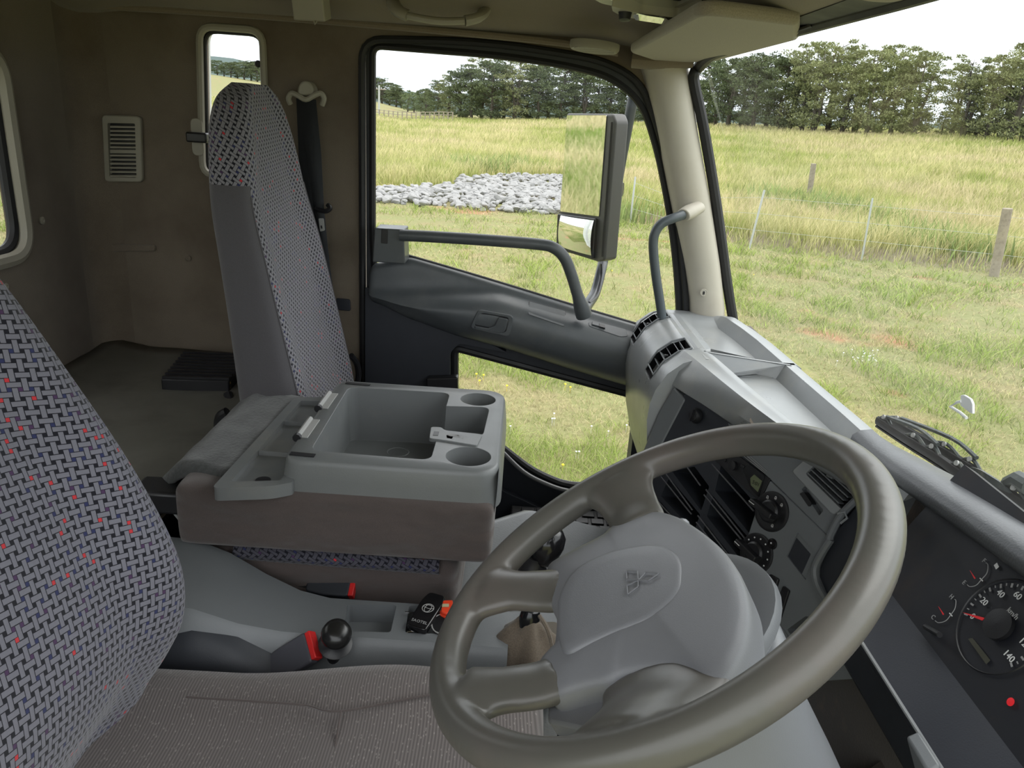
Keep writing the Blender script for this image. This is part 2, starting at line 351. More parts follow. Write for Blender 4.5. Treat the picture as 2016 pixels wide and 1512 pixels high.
# rear wall with its window
XR = -1.12
rw = MB().prism([V((XR, -.05, .98)), V((XR, 2.05, .98)), V((XR, 2.05, 2.47)), V((XR, -.05, 2.47))], (-.04, 0, 0)).mk('wall_rear', WALLC, loc=(XR, 1, 1.0))
RW = rounded([V((XR, .35, 1.885)), V((XR, 1.71, 1.885)), V((XR, 1.71, 2.315)), V((XR, .35, 2.315))], .07, 8)
cut(rw, [MB().prism([p + V((.1, 0, 0)) for p in RW], (-.3, 0, 0)).me()]); tag(rw, 'brown cloth trimmed rear cab wall at the left', 'wall', kind='structure')
# quarter round corner trim between the two walls (as moulded in one with them)
rings = []
for z in (1.5, 1.7, 2.0, 2.3, 2.46):
    rings.append([V((XR + .075 - .075 * math.cos(a), YW - .075 + .075 * math.sin(a), z)) for a in [i * math.pi / 2 / 8 for i in range(9)]] + [V((XR - .01, YW + .01, z))])
MB().loft(rings).mk('trim_1', WALLC, loc=(XR, YW, 1.5)); tag(bpy.data.objects['trim_1'], 'rounded brown corner trim between rear wall and side wall', 'trim', kind='structure')
w2 = thing('window_2', (XR, 1.0, 1.88), 'rear cab window with grey rubber seal at the far left edge', 'window', kind='structure')
MB().tube(loopc([p + V((.004, 0, 0)) for p in RW]), .016, 8, cap=False).mk('window_frame', CREAM2, w2)
MB().tube(loopc([V((XR - .012, 1.03 + (p.y - 1.03) * .977, 2.1 + (p.z - 2.1) * .93)) for p in RW]), .012, 8, cap=False).mk('window_seal', RUB, w2)
MB().prism([p + V((-.02, 0, 0)) for p in RW], (-.004, 0, 0)).mk('window_pane', GLASS, w2, smooth=False)
w1 = thing('window_1', (QWIN[0].x, YW, 2.1), 'small upright side window behind the passenger seat', 'window', kind='structure')
MB().tube(loopc([p + V((0, -.003, 0)) for p in QWIN]), .009, 8, cap=False).mk('window_frame', CREAM2, w1)
MB().tube(loopc([V((-.725 + (p.x + .725) * .93, YW + .012, 2.2 + (p.z - 2.2) * .96)) for p in QWIN]), .006, 8, cap=False).mk('window_seal', RUB, w1)
MB().prism([p + V((0, .02, 0)) for p in QWIN], (0, .004, 0)).mk('window_pane', GLASS, w1, smooth=False)
MB().lathe([(.0, 0), (.008, 0), (.0085, .004), (.006, .008), (0, .008)], P(509, 126, Y=2.0), (0, -1, 0), 14).mk('hinge_knob', RUB, w1)
lk = thing('window_latch', P(390, 300, Y=1.99), 'black over-centre latch with worn cream plate at the small window', 'latch')
pl = P(392, 270, Y=1.992); MB().prism(rounded([pl + V((a, 0, b)) for a, b in ((-.018, -.045), (.012, -.045), (.012, .045), (-.018, .045))], .016), (0, -.006, 0)).mk('plate', CREAM2, lk, bevel=.002)
MB().box(pl + V((-.022, -.03, -.012)), pl + V((.03, -.004, .012))).mk('lever', BLK, lk, bevel=.004)

# ceiling: headliner, rounded into the wall
def ceil_z(x, y):
    t = sstep(1.78, 2.0, y); z = 2.505 - .067 * t
    return z - (.096 - .067 * t) * sstep(.10, .385, x) - .02 * sstep(-.9, -1.12, x)
MB().sheet([[V((lerp(-1.13, .385, i / 40), y, ceil_z(lerp(-1.13, .385, i / 40), y))) for y in [-.02 + j * .12 for j in range(14)] + [1.62, 1.7, 1.77, 1.84, 1.9, 1.95, 1.985, 2.01]] for i in range(41)]).mk('ceiling', HEAD, loc=(0, 1, 2.4))
MB().box((-1.16, -.05, 2.53), (.36, 2.08, 2.56)).mk('roof_panel', PAINT, bevel=.01); tag(COL.objects[-1], 'white painted cab roof outside above the headliner', 'roof', kind='structure')
tag(bpy.data.objects['ceiling'], 'khaki cloth headliner of the cab', 'ceiling', kind='structure')
# the roof side trim between headliner and door, and the ridge where they meet
MB().tube(curve([V((-1.08, 1.975, 2.435)), V((-.6, 1.982, 2.437)), V((0, 1.98, 2.425)), V((.2, 1.975, 2.408))], 6), .008, 8).mk('trim_2', HEAD); tag(bpy.data.objects['trim_2'], 'thin padded ridge where the headliner meets the side wall', 'trim', kind='structure')
# floor, engine tunnel, bunk
MB().box((-1.12, -.02, 1.0), (.62, 2.04, 1.03)).mk('floor', FLOORV, bevel=0); tag(bpy.data.objects['floor'], 'grey textured vinyl cab floor', 'floor', kind='structure')
r = []
for x in (-.62, -.3, -.1, .05, .2, .34, .42):
    h = interp(x, [-.62, .0, .2, .34, .42], [1.40, 1.38, 1.34, 1.31, 1.10])
    wd_ = interp(x, [-.1, .05], [0, .14]); r.append([V((x, 1.62 + wd_, 1.02)), V((x, 1.56 + wd_, h - .06)), V((x, 1.48 + wd_, h)), V((x, .98, h)), V((x, .90, h - .06)), V((x, .84, 1.02))])
MB().loft(r).mk('engine_tunnel', FLOORV, bevel=.02, bseg=3); tag(bpy.data.objects['engine_tunnel'], 'raised engine tunnel under creased grey vinyl beside the gear lever', 'floor', kind='structure')
# bunk shelf
bz = 1.548
MB().sheet([[V((x, y, bz + .006 * mnoise.noise(V((x * 6, y * 6, 0))) + (.02 * sstep(-.98, -1.1, x)) + .012 * sstep(1.9, 1.98, y))) for y in [lerp(-.02, 1.995, j / 40) for j in range(41)]] for x in [lerp(-1.115, -.60, i / 14) for i in range(15)]]).mk('floor_bunk_shelf', VINYL, loc=(-.85, 1, 1.53), mods=[lambda o: setattr(o.modifiers.new('solid', 'SOLIDIFY'), 'thickness', -.03)])
tag(bpy.data.objects['floor_bunk_shelf'], 'dark vinyl covered shelf behind the seats', 'shelf', kind='structure')
MB().box((-.62, -.02, 1.02), (-.605, 2.0, 1.52)).mk('wall_bunk_front', NAVY); tag(bpy.data.objects['wall_bunk_front'], 'dark upright panel below the shelf behind the seats', 'wall', kind='structure')
MB().tube([P(255, 727, Y=1.985), P(330, 727, Y=1.985)], .007, 8).mk('trim_3', CREAM2); tag(bpy.data.objects['trim_3'], 'short pale edge strip where the shelf meets the side wall', 'trim', kind='structure')
# vinyl seam flap on the bunk
MB().tube([P(338, 892, Z=1.556), P(362, 893, Z=1.558), P(382, 899, Z=1.556)], .0025, 6).mk('vinyl_tear', BLK); tag(bpy.data.objects['vinyl_tear'], 'short dark tear in the vinyl of the shelf behind the seats', 'tear')

# side wall mouldings
vg = thing('wall_vent', P(245, 360, Y=1.985), 'cream louvred air vent on the brown side wall', 'vent')
vo = rounded(PW([(205, 226), (281, 229), (285, 358), (211, 357)], 1.998), .012); vi = PW([(217, 242), (271, 243), (274, 349), (221, 348)], 1.998)
g = MB().prism(vo, (0, -.014, 0)).mk('frame', CREAM2, vg, bevel=.003)
cut(g, [MB().prism([p + V((0, .02, 0)) for p in rounded(vi, .004)], (0, -.06, 0)).me()])
MB().prism([p + V((0, -.0005, 0)) for p in vi], (0, .0002, 0)).mk('dark_recess', BLK, vg)
cy = [249 + i * 8.05 for i in range(13)]
for i, y in enumerate(cy):
    a, b_ = P(218, y, Y=1.99), P(273, y + .5, Y=1.99); h = .0042 if i in (6,) else .002
    MB().obox((a + b_) / 2, (b_ - a) / 2, V((0, .004, .001)), V((0, 0, h))).mk('slat', CREAM2, vg)
for nm, (x, y), lab in (('trim_button', (82, 434), 'small trim button on the rear wall below its window'), ('trim_button', (370, 508), 'small round trim button on the side wall left of the passenger seat'), ('trim_button', (10, 565), 'lowest trim screw on the rear wall at the left edge')):
    kw = dict(X=XR + .002) if x < 150 else dict(Y=YW - .002); c = P(x, y, **kw); ax = (1, 0, 0) if x < 150 else (0, -1, 0)
    MB().lathe([(0, 0), (.009, 0), (.009, .003), (.004, .005), (.003, .003), (0, .003)], c, ax, 14).mk(nm, WALLC if x > 300 else CREAM2); tag(COL.objects[-1], lab, 'button')
# pressed ledge and shallow panel on the side wall
g = MB().prism(rounded(PW([(188, 478), (308, 482), (308, 494), (188, 496)], 2.0), .006), (0, -.008, 0)).mk('trim_4', WALLC, bevel=.003); tag(g, 'low pressed ledge in the brown side wall below the vent', 'trim', kind='structure')

# coat hook box at the roof edge
ch = thing('roof_bracket', P(605, 44, Y=1.84), 'square cream cover at the roof edge above the seat belt', 'cover')
MB().prism(rounded([P(571, -14, Y=1.82), P(634, -14, Y=1.82), P(640, 43, Y=1.84), P(578, 40, Y=1.84)], .004), (0, .06, .012)).mk('cover', CREAM2, ch, bevel=.003)
MB().tube([P(618, 40, Y=1.84), P(620, 48, Y=1.84), P(624, 42, Y=1.84)], .0018, 6).mk('hook', CREAM2, ch)

# roof grab handle
gh = thing('grab_handle', P(860, 50, Y=1.86), 'cream grab handle on the headliner above the passenger window', 'handle')
hp = [P(775, -2, Y=1.9), P(776, 10, Y=1.87), P(786, 23, Y=1.85), P(803, 31, Y=1.845), P(860, 41, Y=1.84), P(915, 41, Y=1.845), P(940, 35, Y=1.855), P(952, 25, Y=1.88), P(955, 16, Y=1.91)]
MB().tube(curve([p for p in hp[3:6]], 6), [.013] * 13, 12, flat=.6).mk('grip', CREAM2, gh)
MB().tube(curve(hp[0:4], 6), [.016] * 19, 12, flat=.7).mk('end_mount', CREAM2, gh); MB().tube(curve(hp[5:9], 6), [.016] * 19, 12, flat=.7).mk('end_mount', CREAM2, gh)
# roof speaker
sp = thing('roof_speaker', P(1170, 100, Y=1.88), 'flat oval speaker grille in the headliner corner above the window', 'speaker')
sc = P(1170, 95, Y=1.9); ex = (P(1219, 97, Y=1.9) - P(1121, 85, Y=1.9)) / 2; nn = V((-.1, -.2, -.97)).normalized(); ey = nn.cross(ex).normalized() * .026
MB().loft([[sc + ex * (s * math.cos(a)) + ey * (s * math.sin(a)) + nn * h for a in [i * math.pi / 16 for i in range(32)]] for s, h in ((1.0, -.012), (1.0, .0), (.92, .006), (.8, .004))]).mk('bezel', CREAM2, sp)
mg, _n, _b2 = mat_base('perforated_grille', .6); vo_ = _n.nodes.new('ShaderNodeTexVoronoi'); vo_.inputs['Scale'].default_value = 330; vo_.inputs['Randomness'].default_value = 0; _n.links.new(coords(_n), vo_.inputs['Vector'])
_n.links.new(ramp(_n, vo_.outputs['Distance'], [(.28, (.05, .05, .04)), (.34, (.33, .31, .25))]), _b2.inputs['Base Color'])
MB().loft([[sc + ex * (s * math.cos(a)) + ey * (s * math.sin(a)) + nn * h for a in [i * math.pi / 16 for i in range(32)]] for s, h in ((.8, .003), (.8, .005), (.4, .006))]).mk('grille', mg, sp)

# ---------------------------------------------------------------- front pillar, windscreen
pL = [(1262, 138), (1290, 250), (1320, 400), (1345, 520), (1357, 600)]; pR = [(1358, 128), (1375, 250), (1402, 400), (1420, 520), (1430, 615)]
ap = thing('trim_5', P(1390, 600, Y=1.98), 'cream front pillar between side window and windscreen', 'pillar', kind='structure')
rings = []
for t in [i / 16 for i in range(-1, 18)]:
    k = max(0, min(t, 1)) * 4; xs = [0, 1, 2, 3, 4]
    f = lambda A, j: interp(k, xs, [a[j] for a in A])
    a = P(f(pL, 0), f(pL, 1), Y=1.995); b_ = P(f(pR, 0), f(pR, 1), Y=1.985)
    if t < 0: a += V((-.02, 0, .03)); b_ += V((-.015, 0, .03))
    if t > 1: a += V((.01, 0, -.12)); b_ += V((.015, 0, -.12))
    d = b_ - a; rings.append([a + V((0, .045, 0)), a, a + d * .08 + V((0, -.028, 0)), a + d * .28 + V((0, -.045, 0)), a + d * .6 + V((0, -.047, 0)), a + d * .88 + V((0, -.03, 0)), b_, b_ + V((0, .06, 0))])
MB().loft(rings).mk('pillar_trim', CREAM, ap, mods=[subsurf(1)], ang=0)
c = P(1385, 576, Y=1.94); MB().lathe([(0, .001), (.0095, .001), (.0095, .003), (.0085, .004), (.0075, .0025), (0, .0025)], c, (0, -1, .1), 18).mk('screw_cap', CREAM, ap)
MB().box(c + V((-.002, -.006, -.004)), c + V((.002, -.001, .004))).mk('cap_slot', BLK, ap)
# rounded piece where pillar meets roof
r = curve([P(1245, 118, Y=1.97), P(1300, 122, Y=1.96), P(1362, 118, Y=1.96)], 5)
MB().tube(r, .026, 12, flat=.7).mk('trim_6', HEAD); tag(COL.objects[-1], 'cloth roof rail above the cream front pillar', 'trim', kind='structure')
# black weather strip of the windscreen
seal = [P(1445, 640, Y=1.99), P(1432, 560, Y=1.985), P(1410, 400, Y=1.98), P(1385, 250, Y=1.97), P(1368, 170, Y=1.965), P(1367, 145, Y=1.96), P(1378, 130, Y=1.95), P(1405, 120, Z=2.39)]
hd = [p + V((0, 0, .010)) for p in (P(1405, 114, Z=2.395), P(1480, 92, Z=2.4), P(1560, 70, Z=2.4), P(1700, 33, Z=2.4), P(1830, -2, Z=2.4), V((.435, .5, 2.4)), V((.42, .05, 2.4)))]
wsn = thing('window_3', (.6, 1, 1.8), 'large windscreen with black rubber surround', 'window', kind='structure')
MB().tube(curve(seal[:-1] + hd, 5), .0135, 10).mk('window_seal', RUB, wsn)
bs = [V((.585, 1.985, 1.79)), V((.625, 1.75, 1.775)), V((.665, 1.45, 1.765)), V((.70, 1.1, 1.76)), V((.715, .8, 1.76)), V((.70, .4, 1.76)), V((.62, .02, 1.77))]
tp = [V((.405, 1.95, 2.39)), V((.425, 1.75, 2.40)), V((.435, 1.45, 2.40)), V((.44, 1.1, 2.40)), V((.44, .8, 2.40)), V((.435, .4, 2.40)), V((.42, .02, 2.40))]
B_, T_ = curve(bs, 4), curve(tp, 4)
def ws_pt(i, t): p = B_[i].lerp(T_[i], t); return p + V((.02 * math.sin(t * math.pi), 0, 0))
MB().sheet([[ws_pt(i, t / 10) for i in range(len(B_))] for t in range(11)]).mk('window_pane', WSGLASS, wsn, ang=0)
# black header strip between headliner and glass
hs = [V((x, y, z)) for (x, y, z) in ((.362, 1.93, 2.409), (.368, 1.5, 2.409), (.375, 1.1, 2.409), (.375, .6, 2.409), (.365, .02, 2.409))]
MB().loft([[p, p + V((.042, 0, -.006)), p + V((.06, 0, .02)), p + V((0, 0, .03))] for p in curve(hs, 5)]).mk('trim_7', RUB); tag(COL.objects[-1], 'dark header strip along the top of the windscreen', 'trim', kind='structure')
# sun visors
def visor(px, z, label, th=.02, loc=None):
    t = thing('sun_visor', P(*px[0], Z=z), label, 'sun visor')
    pts = rounded([P(x, y, Z=z) for x, y in px], [.03, .05, .05, .010, .010, .05])
    MB().prism(pts, (0, 0, th)).mk('visor_pad', VISOR, t, bevel=.008, bseg=3); return t
v1 = visor([(1238, 104), (1290, 121), (1400, 124), (1572, 80), (1572, 50), (1378, 26)], 2.395, 'padded cream sun visor folded up on the passenger side')
MB().tube([P(1560, 62, Z=2.40), P(1600, 48, Z=2.405)], .004, 8).mk('pivot_rod', BLK, v1)
v2 = visor([(1660, -20), (1690, 4), (1760, 8), (1800, -2), (1860, -60), (1700, -60)], 2.402, 'cream sun visor edge at the top near the driver side')

# overhead mirror and lamp switch panel
oh = thing('overhead_mirror', P(1290, 20, Z=2.425), 'wide interior mirror with pale frame at the top of the cab', 'mirror')
zz = 2.425; MPN = V((0, -.12, -.993)).normalized(); MPC = P(1290, 30, Z=2.425)
def MP(x, y, h=0): return P(x, y, pl=(MPC + MPN * h, MPN))
MB().prism(rounded([MP(x, y) for x, y in ((1158, -6), (1180, 8), (1262, 24), (1330, 32), (1362, 28), (1428, -4), (1440, -60), (1150, -60))], .012), MPN * -.02).mk('frame', plastic('clear_edge_plastic', (.42, .40, .34), .25, 200, 0), oh, bevel=.004)
MB().prism(rounded([MP(x, y, .001) for x, y in ((1192, -4), (1262, 15), (1312, 20), (1330, 12), (1368, -6), (1400, -60), (1190, -60))], .01), MPN * .001).mk('mirror_glass', MIRR, oh)
om = thing('map_lamp', P(1280, 45, Z=2.417), 'small cream map lamp panel with dark knob below the overhead mirror', 'lamp')
zz = 2.417
MB().prism(rounded([P(x, y, Z=zz) for x, y in ((1204, 12), (1206, 22), (1224, 32), (1320, 51), (1345, 42), (1380, 26), (1335, 35), (1262, 28))], .006), (0, 0, .02)).mk('housing', CREAM2, om, bevel=.003)
MB().lathe([(.0, 0), (.011, 0), (.009, .012), (0, .013)], P(1231, 24, Z=zz), (0, -.2, -1), 16).mk('knob', BLK, om)
MB().prism(rounded([MP(x, y, .016) for x, y in ((1250, 25), (1246, 30), (1252, 37), (1312, 46), (1324, 39), (1300, 32))], .004), MPN * .002).mk('lens', MIRR, om)

# ---------------------------------------------------------------- passenger door
d1 = thing('door_1', (0, 2.0, 1.02), 'grey passenger door with sloping sill and lower glass', 'door', kind='structure')
GLO = rounded(PW([(735, 470), (735, 90), (980, 109), (1110, 128), (1200, 150), (1262, 200), (1292, 290), (1318, 420), (1332, 540), (1338, 680), (1240, 700), (740, 560)], 2.02), [.02, .025, .3, .2, .1, .09, .1, .1, .1, .05, .02, .02])
LWO = rounded(PW([(896, 682), (1245, 775), (1400, 820), (1360, 940), (1240, 935), (1160, 955), (1110, 951), (1050, 925), (985, 875), (896, 800)], 2.02), [.02, .05, .05, .05, .08, .05, .05, .06, .08, .03])
frame_out = rounded([V((-.408, 2.0, 2.405))] + PW([(960, 86), (1185, 122), (1255, 164), (1296, 265), (1331, 420), (1350, 600)]) + xz([(.47, 1.45), (.29, 1.04), (-.29, 1.04), (-.405, 1.45)]), [.05, .2, .2, .09, .1, .1, .1, .1, .1, .1, .1])
f = MB().prism([p + V((0, .004, 0)) for p in frame_out], (0, .032, 0)).mk('door_frame', NAVY, d1)
cut(f, [MB().prism([p + V((0, -.1, 0)) for p in q], (0, .3, 0)).me() for q in (GLO, LWO)])
def grow(q, d):
    c = sum(q, V()) / len(q); return [p + (p - c).normalized() * d for p in q]
f = MB().prism([p + V((0, .05, 0)) for p in frame_out], (0, .01, 0)).mk('outer_skin', PAINT, d1)
cut(f, [MB().prism([p + V((0, -.1, 0)) for p in grow(q, .035)], (0, .3, 0)).me() for q in (GLO, LWO)])
MB().tube(loopc([p + V((0, -.012, 0)) for p in GLO]), .009, 8, cap=False).mk('glass_run', RUB, d1)
MB().tube(loopc([p + V((0, -.012, 0)) for p in LWO]), .011, 8, cap=False).mk('lower_glass_seal', RUB, d1)
MB().prism([p + V((0, .012, 0)) for p in GLO], (0, .004, 0)).mk('window_pane', GLASS, d1, smooth=False)
MB().prism([p + V((0, .012, 0)) for p in LWO], (0, .004, 0)).mk('lower_window_pane', GLASS, d1, smooth=False)
# inner trim beam: station tables along X of belt top and lower edge
topx = [(737, 522), (800, 506), (900, 535), (1000, 565), (1100, 596), (1180, 620), (1255, 642), (1330, 664)]
d1_rest = None
lowx = [(737, 600), (800, 632), (900, 668), (1000, 694), (1100, 726), (1180, 750), (1255, 772), (1330, 795)]
TX = [P(*p, Y=1.97) for p in topx]; LX = [P(*p, Y=1.955) for p in lowx]
def z_top(x): return interp(x, [p.x for p in TX], [p.z for p in TX])
def z_low(x): return interp(x, [p.x for p in LX], [p.z for p in LX])
rings = []
for i in range(33):
    x = lerp(-.395, .44, i / 32); zt, zl = z_top(x), z_low(x); h = zt - zl
    bul = interp(x, [-.40, -.30, -.1, .1, .44], [.012, .035, .05, .055, .055])             # how far the rest stands into the cab
    led = interp(x, [-.40, -.30, -.18, -.05, .44], [.62, .55, .32, .12, .08])                     # height of the upper flat field
    y0 = 1.985
    rings.append([V((x, 2.02, zt)), V((x, y0 - .008, zt + .002)), V((x, y0 - .018, zt - .008)), V((x, y0 - .022, zt - h * led)), V((x, y0 - .026 - bul * .55, zt - h * (led + .07))), V((x, y0 - .026 - bul, zt - h * (led + .22))),
                  V((x, y0 - .026 - bul * .95, zt - h * .68)), V((x, y0 - .018 - bul * .45, zl + h * .10)), V((x, y0 - .010, zl)), V((x, 2.02, zl - .004))])
d1_rest = MB().loft(rings).mk('door_rest', DOORP, d1, mods=[subsurf(2)], ang=0)
# lower dark trim left of the low glass
lo = PW([(722, 560), (800, 600), (905, 640), (1000, 690), (905, 672), (888, 690), (886, 800), (905, 900), (990, 960), (1100, 1010), (1250, 1030), (1250, 1120), (760, 1120), (722, 900)], 1.995)
MB().prism(rounded(lo, .01, 3), (0, -.022, 0)).mk('lower_trim', NAVY, d1, bevel=.006, bseg=3)
MB().tube(curve([P(985, 885, Y=1.97), P(1030, 928, Y=1.97), P(1075, 952, Y=1.97), P(1120, 966, Y=1.97), P(1180, 968, Y=1.97), P(1250, 955, Y=1.97)], 6), .006, 8).mk('sill_highlight', plastic('seal_highlight_grey', (.18, .18, .18), .3, 200, 0), d1)  # pale strip painted in for the highlight along the lower glass seal
MB().prism(rounded(PW([(842, 738), (903, 736), (903, 762), (842, 762)], 1.975), .006), (0, -.03, 0)).mk('latch_block', BLK, d1, bevel=.005)
# belt line felt
MB().tube(curve([P(x, y - 3, Y=1.99) for x, y in topx[1:]], 4), .005, 8).mk('belt_seal', RUB, d1)
# grab rail
Yr = 1.90
bk = rounded([P(x, y, Y=Yr) for x, y in ((737, 449), (795, 452), (797, 520), (733, 516))], .004)
br = MB().prism(bk, (0, .075, 0)).mk('rail_bracket', DOORP, d1, bevel=.004)
rp = [P(788, 463, Y=Yr + .004), P(850, 466, Y=Yr), P(960, 473, Y=Yr), P(1060, 481, Y=Yr), P(1090, 488, Y=Yr), P(1110, 506, Y=Yr + .002), P(1123, 535, Y=Yr + .006), P(1137, 580, Y=Yr + .015), P(1150, 622, Y=Yr + .03)]
MB().tube(curve(rp, 6), [.0145] * 43 + [.016, .018, .02, .021, .021, .021], 14).mk('grab_rail', DOORP, d1)
MB().prism(rounded([P(x, y, Y=Yr - .001) for x, y in ((751, 451), (764, 451), (763, 480), (750, 479))], .002), (0, .006, 0)).mk('lock_indicator', BLK, d1, bevel=.001)
# inner door handle, set on the real surface of the rest
from mathutils.bvhtree import BVHTree
def surf(o):
    bpy.context.view_layer.update(); dg = bpy.context.evaluated_depsgraph_get(); ev = o.evaluated_get(dg); me = ev.to_mesh(); M = o.matrix_world.copy()
    if o.parent: M = Matrix.Translation(ORG[o])
    t = BVHTree.FromPolygons([M @ v.co for v in me.vertices], [tuple(p.vertices) for p in me.polygons]); ev.to_mesh_clear(); return t
REST = surf(d1_rest)
def on(tree, px, py, h=0, alt=1.93):
    d = ray(px, py).normalized(); q, n, i, dist = tree.ray_cast(CAM, d)
    if q is None: return P(px, py, Y=alt)
    return q + d * -h
def on_rest(px, py, h=.0): return on(REST, px, py, h)
fo = rounded([on_rest(x, y) for x, y in ((941, 608), (1012, 620), (1003, 662), (925, 645))], .014, 6); fi = rounded([on_rest(x, y) for x, y in ((946, 614), (1004, 624), (996, 655), (932, 641))], .012, 6)
MB().prism([p + V((0, -.0015, 0)) for p in fi], (0, .004, 0)).mk('handle_recess_shade', BLK, d1)  # flat black sheet standing in for the shade inside the handle recess
g = MB().prism([p + V((0, -.009, 0)) for p in fo], (0, .02, 0)).mk('handle_frame', DOORP, d1, bevel=.002); cut(g, [MB().prism([p + V((0, -.1, 0)) for p in fi], (0, .3, 0)).me()])
lv = rounded([on_rest(x, y) for x, y in ((934, 640), (960, 645), (975, 640), (982, 623), (1000, 627), (994, 652), (980, 655), (935, 646))], .004)
MB().prism([p + V((0, -.002, 0)) for p in lv], (0, -.006, 0)).mk('door_lever', DOORP, d1, bevel=.002)
# ashtray lid and switch strip
lq = [on_rest(x, y, -.001) for x, y in ((1042, 594), (1113, 613), (1110, 643), (1040, 619))]
MB().prism(rounded([p + V((0, .004, 0)) for p in [lq[0].lerp(sum(lq, V()) / 4, -.03), lq[1].lerp(sum(lq, V()) / 4, -.03), lq[2].lerp(sum(lq, V()) / 4, -.03), lq[3].lerp(sum(lq, V()) / 4, -.03)]], .004), (0, -.0055, .001)).mk('lid_gap', BLK, d1)
MB().prism(rounded([p + V((0, .004, 0)) for p in lq], .004), (0, -.007, .001)).mk('ashtray_lid', DOORP, d1, bevel=.0008)
sw = thing('window_switch_panel', P(1200, 650, Y=1.93), 'narrow grey window switch strip on the door rest below the grab rail foot', 'switch')
nrm = V((0, -.6, .8))
def SWP(x, y): return on_rest(x, y, .002)
MB().prism(rounded([SWP(x, y) for x, y in ((1158, 634), (1170, 632), (1232, 648), (1236, 662), (1222, 663), (1160, 642))], .005), (0, .006, -.006)).mk('switch_plate', DOORP, sw, bevel=.001)
MB().prism(rounded([SWP(x, y) for x, y in ((1166, 634), (1190, 640), (1188, 646), (1165, 640))], .002), (0, -.0015, .003)).mk('rocker_switch', DOORP, sw, bevel=.001)
MB().prism([SWP(x, y) for x, y in ((1179, 639), (1191, 642), (1191, 648), (1180, 645))], (0, -.002, .004)).mk('switch_slot', BLK, sw)
# front pillar grab handle
ah = thing('pillar_handle', P(1300, 590, Y=1.86), 'grey tubular grab handle joined to the cream pillar by a cream cap', 'handle')
MB().tube(curve([P(1345, 423, Y=1.885), P(1325, 430, Y=1.87), P(1303, 440, Y=1.865), P(1290, 458, Y=1.862), P(1286, 485, Y=1.862), P(1291, 540, Y=1.865), P(1300, 600, Y=1.87), P(1304, 632, Y=1.872)], 7), .0115, 12).mk('bar', plastic('blue_grey_bar', (.07, .085, .095), .4, 500, .1), ah)
MB().tube([P(1345, 424, Y=1.885), P(1356, 418, Y=1.90), P(1376, 408, Y=1.93)], [.019, .022, .019], 14, flat=.8).mk('end_cap', CREAM, ah, bevel=.002)
# ================================================================ seats
def seatback(root, levels, yc, bol, prefix_mats, top_pattern_z, front_a=50, lean_side=True):
    """padded seat back: superellipse rings; front cover patterned, sides plain"""
    n = 96; rings = []; infos = []
    for (z, xf, th, hw) in levels:
        ring = []
        for i in range(n):
            a = 2 * math.pi * i / n; ca, sa = math.cos(a), math.sin(a); e = 2 / 4.2
            x = xf - th / 2 + th / 2 * math.copysign(abs(ca) ** e, ca); s = math.copysign(abs(sa) ** e, sa); y = yc + hw * s
            if ca > 0: x += bol * (sstep(.45, .85, abs(s)) - .75) * sstep(0, .3, ca) * min(1, th / .12)
            ring.append(V((x, y, z)))
        rings.append(ring)
    # densify along height with Catmull-Rom
    cols = [curve([r[i] for r in rings], 4) for i in range(n)]; m = len(cols[0]); rings = [[cols[i][j] for i in range(n)] for j in range(m)]
    vlen = [0]
    for j in range(1, m): vlen.append(vlen[-1] + (rings[j][0] - rings[j - 1][0]).length)
    u = []
    for r in rings:
        uu = [0] * n
        for i in range(1, n // 2 + 1): uu[i] = uu[i - 1] + (r[i] - r[i - 1]).length
        acc = 0
        for i in range(n - 1, n // 2, -1): acc -= (r[i] - r[(i + 1) % n]).length; uu[i] = acc
        u.append(uu)
    groups = {'front_cover': [], 'side_cover': []}
    for j in range(m - 1):
        for i in range(n):
            a = 360 * (i + .5) / n; a = a if a <= 180 else a - 360; z = rings[j][i].z
            k = 'front_cover' if abs(a) < front_a or z > top_pattern_z else 'side_cover'
            groups[k].append((j, i))
    for k, fl in groups.items():
        vs = []; fs = []; uvs = []; idx = {}
        for (j, i) in fl:
            f = []
            for (jj, ii) in ((j, i), (j, (i + 1) % n), (j + 1, (i + 1) % n), (j + 1, i)):
                if (jj, ii) not in idx: idx[(jj, ii)] = len(vs); vs.append(rings[jj][ii])
                f.append(idx[(jj, ii)])
                uval = u[jj][ii]
                if i == n // 2 - 1 and ii == n // 2: uval = u[jj][n // 2 - 1] + (rings[jj][ii] - rings[jj][ii - 1]).length
                if i >= n // 2 and ii == n // 2: uval = u[jj][n // 2 + 1] - (rings[jj][ii] - rings[jj][ii + 1]).length
                uvs.append((uval, vlen[jj]))
            fs.append(f)
        me = bpy.data.meshes.new(k); me.from_pydata([tuple(p) for p in vs], [], fs); uvl = me.uv_layers.new(name='UVMap'); uvl.data.foreach_set('uv', [c for p in uvs for c in p])
        if k == 'front_cover' or True:
            bm = bmesh.new(); bm.from_mesh(me); bmesh.ops.recalc_face_normals(bm, faces=bm.faces); bm.to_mesh(me); bm.free()
        link(k, me, prefix_mats[k], root, ang=0)
    # seams between covers
    for sgn in (1, -1):
        i = round(front_a / 360 * n) * sgn % n
        pts = [rings[j][i] for j in range(m) if rings[j][i].z < top_pattern_z + .01]
        MB().tube(pts, .0022, 6).mk('seam', prefix_mats['side_cover'], root)
    return rings
